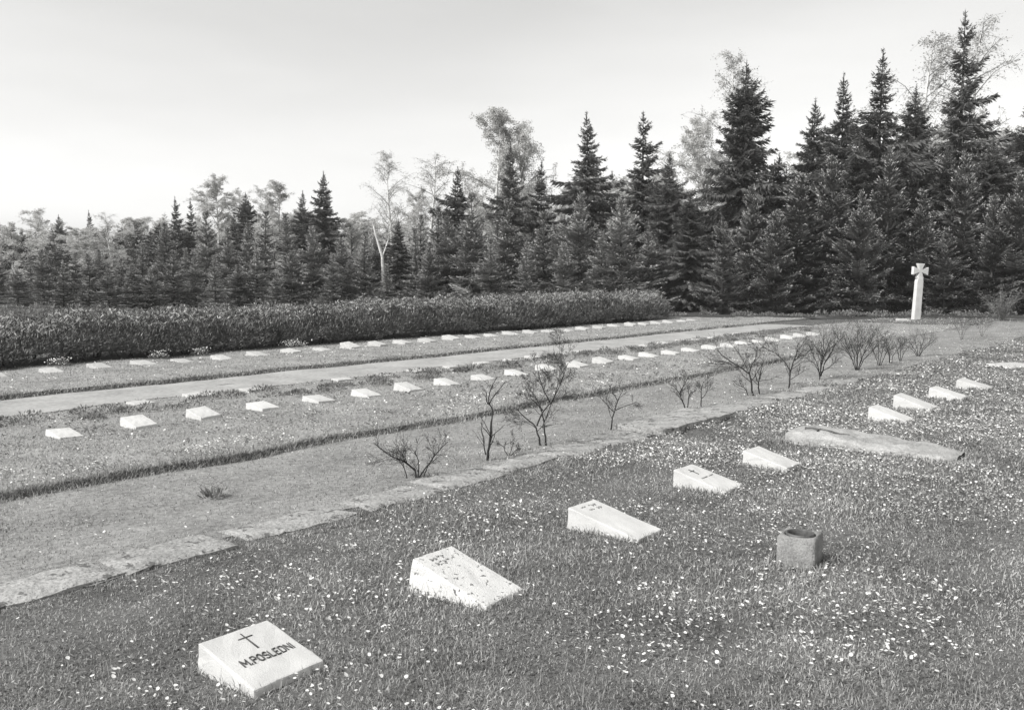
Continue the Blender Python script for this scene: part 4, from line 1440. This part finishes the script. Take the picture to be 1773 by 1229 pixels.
for k, (px, top, dist) in enumerate([(-10, 425, 60), (50, 428, 62), (92, 420, 60), (131, 432, 61), (170, 424, 60), (209, 430, 61), (248, 425, 60), (284, 415, 62), (322, 420, 61), (357, 405, 60), (393, 412, 60), (430, 395, 59), (462, 400, 60), (492, 398, 59),
                                     (590, 395, 57), (650, 418, 56), (696, 405, 56), (730, 385, 56), (760, 375, 56), (800, 372, 56), (835, 360, 56), (862, 372, 55), (925, 352, 55), (960, 365, 55), (1030, 350, 55)]):
    top -= 12 * max(0, 1 - px / 500)
    n2 += 1
    top += tree_rng.uniform(-38, 22) + (8 if k % 3 else -8)
    dist *= tree_rng.uniform(.96, 1.1)
    lab = 'spruce in the second rank behind the hedge, %s from the left' % (ORD[n2] if n2 else 'nearest')
    plant('young', px, top, dist, lab if n2 else 'spruce in the second rank behind the hedge, cut by the left edge', None, 1.35, 'second rank of spruces behind the hedge')
for k, (px, top, dist) in enumerate(YOUNG):
    if k < 32:
        lab = 'young light-tipped spruce just behind the hedge, %s from the left' % ORD[k] if k else 'young light-tipped spruce just behind the hedge, nearest the left edge'
    else:
        lab = 'light-tipped spruce with branches to the ground on the open forest edge, %s from the left' % ORD[k - 32]
    if px < 800:
        top += tree_rng.uniform(-34, 14) * (1.15 - px / 1000)
        dist *= tree_rng.uniform(1.08, 1.22)
    plant('young' if k < 32 else 'edge', px, top, dist, lab, None, tree_rng.uniform(1.15, 1.65) if k < 32 else tree_rng.uniform(1.0, 1.35), G3)

# leaning birch with a bare white trunk in front of the young spruces
x, y, zt = at_depth(645, 384, 54)
x2, y2, z2 = at_depth(664, 500, 54)
root = empty('leaning_birch', (x2, y2, 0))
tag(root, 'bare birch with a bright white leaning trunk behind the hedge', 'tree', G2)
g = Geo()
dx, dy = x - x2, y - y2
xb, yb, zb = at_depth(662, 445, 54)
tube(g, [(0, 0, -.2), (.02, 0, z2), (xb - x2, yb - y2, zb), ((xb - x2) * .3 + dx * .7, (yb - y2) * .3 + dy * .7, zb * .35 + zt * .65), (dx, dy, zt)], [.11, .10, .085, .06, .035], 7)
xe, ye, ze = at_depth(677, 385, 54)
tube(g, [(xb - x2, yb - y2, zb), ((xb + xe) / 2 - x2 + .1, (yb + ye) / 2 - y2, (zb + ze) / 2 - .1), (xe - x2, ye - y2, ze)], [.05, .035, .02], 6)
rs = np.random.RandomState(2)
for k in range(26):
    t = rs.uniform(.4, 1)
    p = np.array([dx * t ** 1.5, dy * t ** 1.5, zb + (zt - zb) * (t - .4) / .6]) if k % 2 else np.array([(xb - x2) + (xe - xb) * t, (yb - y2) + (ye - yb) * t, zb + (ze - zb) * t])
    d = rs.normal(0, .35, 3) + [0, 0, .3]
    tube(g, [p, p + d * .5, p + d + [0, 0, .1]], [.012, .008, .004], 3, 1)
obj('trunk', g.mesh('trunk', [M['birch_bark'], M['limb']]), root)

# the wood behind, one mass
fw = Geo()
rs = np.random.RandomState(9)
sky = ([-400, 0, 150, 300, 450, 560, 640, 760, 860, 960, 1060, 1150, 1230, 1300, 1400, 1500, 1600, 1700, 1773, 2200], [402, 402, 402, 394, 388, 380, 405, 390, 335, 345, 300, 330, 335, 290, 270, 235, 235, 230, 260, 250])
for k in range(420):
    px = -330 + (2450 * (k + rs.rand()) / 300 if k < 300 else 1150 * (k - 300 + rs.rand()) / 120)
    dist = rs.uniform(60, 92) * (1 + .35 * max(0, (900 - px) / 900))
    top = np.interp(px, *sky) + rs.uniform(0, 75 if k < 300 else 40) - 14
    kind = 'bulk' if rs.rand() < np.interp(px, [0, 700, 1200], [.5, .5, .7]) else 'bulkb'
    tg, cg, _, _, Ht, R = PROTO[kind][rs.randint(0, len(PROTO[kind]))]
    x, y, zt = at_depth(px, top, dist)
    s = zt / Ht
    w = s ** .75 * 1.15
    a = rs.uniform(0, 6.28)
    m = np.eye(4)
    m[:3, :3] = np.array([[math.cos(a) * w, -math.sin(a) * w, 0], [math.sin(a) * w, math.cos(a) * w, 0], [0, 0, s]])
    m[:3, 3] = (x, y, 0)
    for src, remap in ((cg, {0: 0, 1: 1} if kind == 'bulk' else {0: 2}), (tg, {0: 3, 1: 3})):
        c = Geo()
        c.v, c.n = src.v, src.n
        c.f = {}
        for (kk, mm), L in src.f.items():
            c.f.setdefault((kk, remap[mm]), []).extend(L)
        fw.merge(c, m)
tag(obj('forest', fw.mesh('forest', [M['needle'], M['tip'], M['leaf'], M['bark']])), 'mixed wood of spruces and birches filling in behind the front trees', 'forest', kind='stuff')

# undergrowth at the foot of the right hand spruces
ug = Geo()
rs = np.random.RandomState(14)
for k in range(46):
    xc = rs.uniform(6.5, 24)
    yc = 39.9 + rs.uniform(-.4, 1.2)
    x, y = c2w(xc, yc)
    leafcloud(ug, (x, y, .02), (rs.uniform(.2, .6), rs.uniform(.2, .5)), rs.uniform(.06, .26), 90, .10, rs)
for k in range(260):
    px_, d_ = rs.uniform(-260, 1120), rs.uniform(0, 1)
    d0_ = np.interp(px_, [-260, 0, 500, 1120], [27, 28, 33, 43])
    x, y, _ = at_depth(px_, 500, d0_ + 16 * d_ ** 1.3)
    if y > 21.8:
        leafcloud(ug, (x, y, .0), (rs.uniform(.4, .9), rs.uniform(.4, .8)), rs.uniform(.15, .5), 120, .12, rs)
tag(obj('undergrowth', ug.mesh('undergrowth', [M['plant']])), 'low weeds and brambles along the foot of the trees and behind the hedge', 'undergrowth', kind='stuff')

# pale bush at the far right and a broad pale stone by the right edge
bx, by, _ = at_depth(1735, 560, 37.5)
root = empty('pale_bush', (bx, by, 0))
tag(root, 'pale twiggy bush in front of the dark spruces at far right, past the stone cross', 'bush')
rs = np.random.RandomState(31)
g, lf = Geo(), Geo()
for k in range(34):
    a, l = rs.uniform(0, 6.28), rs.uniform(.5, 1.45)
    e = np.array([math.cos(a) * rs.uniform(.2, .9), math.sin(a) * rs.uniform(.2, .9), 1.0])
    e = e / np.linalg.norm(e) * l
    tube(g, [(0, 0, 0), e * .5 + rs.normal(0, .05, 3), e + rs.normal(0, .08, 3)], [.012, .008, .004], 4)
    m = 60
    t = rs.uniform(.3, 1.05, m)[:, None]
    p = e[None] * t + rs.normal(0, .09, (m, 3))
    d = rs.normal(0, 1, (m, 3))
    d /= np.linalg.norm(d, axis=1, keepdims=True)
    strips(lf, p, p + d * .055, np.full(m, .03), rs.uniform(0, 3, m))
obj('stems', g.mesh('stems', [M['limb']]), root)
obj('leaves', lf.mesh('leaves', [M['bud']]), root)
bx, by = ground_at(1752, 640)
o = obj('broad_stone', wedge('broad_stone', .8, .6, .05, .02, M['grey_granite'], 140, bev=.02), loc=(bx, by, float(gz(bx, by))))
o.rotation_euler[2] = -.5
tag(o, 'broad pale flat stone in the daisies cut off by the right edge of the view', 'flat stone')

# ------------------------------------------------------------------ spring haze in the air
bm = bmesh.new()
bmesh.ops.create_cube(bm, size=1)
for v in bm.verts:
    v.co = Vector((60 + v.co.x * 330, 20 + v.co.y * 330, 11.5 + v.co.z * 25))
me = bpy.data.meshes.new('haze')
bm.to_mesh(me)
bm.free()
hm = bpy.data.materials.new('thin_haze')
hm.use_nodes = True
hn = hm.node_tree
hn.nodes.remove(hn.nodes['Principled BSDF'])
pv = hn.nodes.new('ShaderNodeVolumePrincipled')
pv.inputs['Color'].default_value = (.97, .97, .95, 1)
pv.inputs['Density'].default_value = HAZE
hn.links.new(pv.outputs[0], hn.nodes['Material Output'].inputs['Volume'])
me.materials.append(hm)
tag(obj('haze', me), 'thin pale spring haze in the air between the camera and the wood', 'haze', kind='stuff')

# ------------------------------------------------------------------ sky, sun, camera
SUN_AZ, SUN_EL = math.radians(-122), math.radians(43)      # seen from the photographer: behind his left shoulder
sx, sy = c2w(math.sin(SUN_AZ), math.cos(SUN_AZ))
sdir = Vector((sx * math.cos(SUN_EL), sy * math.cos(SUN_EL), math.sin(SUN_EL)))
sun = bpy.data.lights.new('sun', 'SUN')
sun.energy = 3.8
sun.angle = math.radians(.6)
sun.color = (1, .99, .972)
so = bpy.data.objects.new('sun', sun)
so.rotation_euler = sdir.to_track_quat('Z', 'Y').to_euler()
link(so)

W = bpy.data.worlds.new('World')
S.world = W
W.use_nodes = True
nt = W.node_tree
bg = nt.nodes['Background']
st = nt.nodes.new('ShaderNodeTexSky')
st.sky_type = 'NISHITA'
st.sun_disc = False
st.sun_elevation = SUN_EL
st.sun_rotation = math.atan2(sx, sy)
st.air_density = 1.0
st.dust_density = 2.5
st.ozone_density = 1.0
# black-and-white film: keep the sky's light as a grey, with the soft tone curve of a bright veiled spring sky
sep = nt.nodes.new('ShaderNodeRGBToBW')
nt.links.new(st.outputs[0], sep.inputs[0])
pw = nt.nodes.new('ShaderNodeMath')
pw.operation = 'POWER'
pw.inputs[1].default_value = .62
nt.links.new(sep.outputs[0], pw.inputs[0])
tcw = nt.nodes.new('ShaderNodeTexCoord')
sxyz = nt.nodes.new('ShaderNodeSeparateXYZ')
nt.links.new(tcw.outputs['Generated'], sxyz.inputs[0])
hz = nt.nodes.new('ShaderNodeMapRange')            # thin high veil: denser and brighter near the horizon
hz.interpolation_type = 'SMOOTHSTEP'
hz.inputs['From Min'].default_value = .0
hz.inputs['From Max'].default_value = .42
hz.inputs['To Min'].default_value = 1.17
hz.inputs['To Max'].default_value = .92
nt.links.new(sxyz.outputs[2], hz.inputs['Value'])
mp = nt.nodes.new('ShaderNodeMapping')
mp.inputs['Scale'].default_value = (1.6, 1.6, 7)
nt.links.new(tcw.outputs['Generated'], mp.inputs[0])
cl = nt.nodes.new('ShaderNodeTexNoise')
cl.inputs['Scale'].default_value = 1.3
cl.inputs['Detail'].default_value = 4
nt.links.new(mp.outputs[0], cl.inputs['Vector'])
cr = nt.nodes.new('ShaderNodeMapRange')
cr.inputs['From Min'].default_value = .3
cr.inputs['From Max'].default_value = .7
cr.inputs['To Min'].default_value = .92
cr.inputs['To Max'].default_value = 1.06
nt.links.new(cl.outputs['Fac'], cr.inputs['Value'])
v1 = nt.nodes.new('ShaderNodeMath')
v1.operation = 'MULTIPLY'
nt.links.new(hz.outputs[0], v1.inputs[0])
nt.links.new(cr.outputs[0], v1.inputs[1])
veil = nt.nodes.new('ShaderNodeMath')
veil.operation = 'MULTIPLY'
nt.links.new(v1.outputs[0], veil.inputs[0])
nt.links.new(pw.outputs[0], veil.inputs[1])
SKY_GAIN = 2.86
cmb = nt.nodes.new('ShaderNodeCombineColor')
for i, k in enumerate((1.0, .998, .985)):
    mm = nt.nodes.new('ShaderNodeMath')
    mm.operation = 'MULTIPLY'
    mm.inputs[1].default_value = k * SKY_GAIN
    nt.links.new(veil.outputs[0], mm.inputs[0])
    nt.links.new(mm.outputs[0], cmb.inputs[i])
nt.links.new(cmb.outputs[0], bg.inputs['Color'])
bg.inputs['Strength'].default_value = .12

cam = bpy.data.cameras.new('camera')
cam.sensor_width = 36
cam.lens = 36 * F / 1773
cam.clip_end = 2000
co = bpy.data.objects.new('camera', cam)
co.location = (0, 0, H)
co.rotation_euler = (math.radians(90) - PITCH, 0, -(math.radians(90) - math.atan2(SA, CA)))
link(co)
S.camera = co
S.view_settings.view_transform = 'Standard'
S.view_settings.look = 'None'
S.view_settings.exposure = .32
S.view_settings.gamma = 1
S.cycles.max_bounces = 6
S.cycles.diffuse_bounces = 3
S.cycles.use_denoising = False if False else True
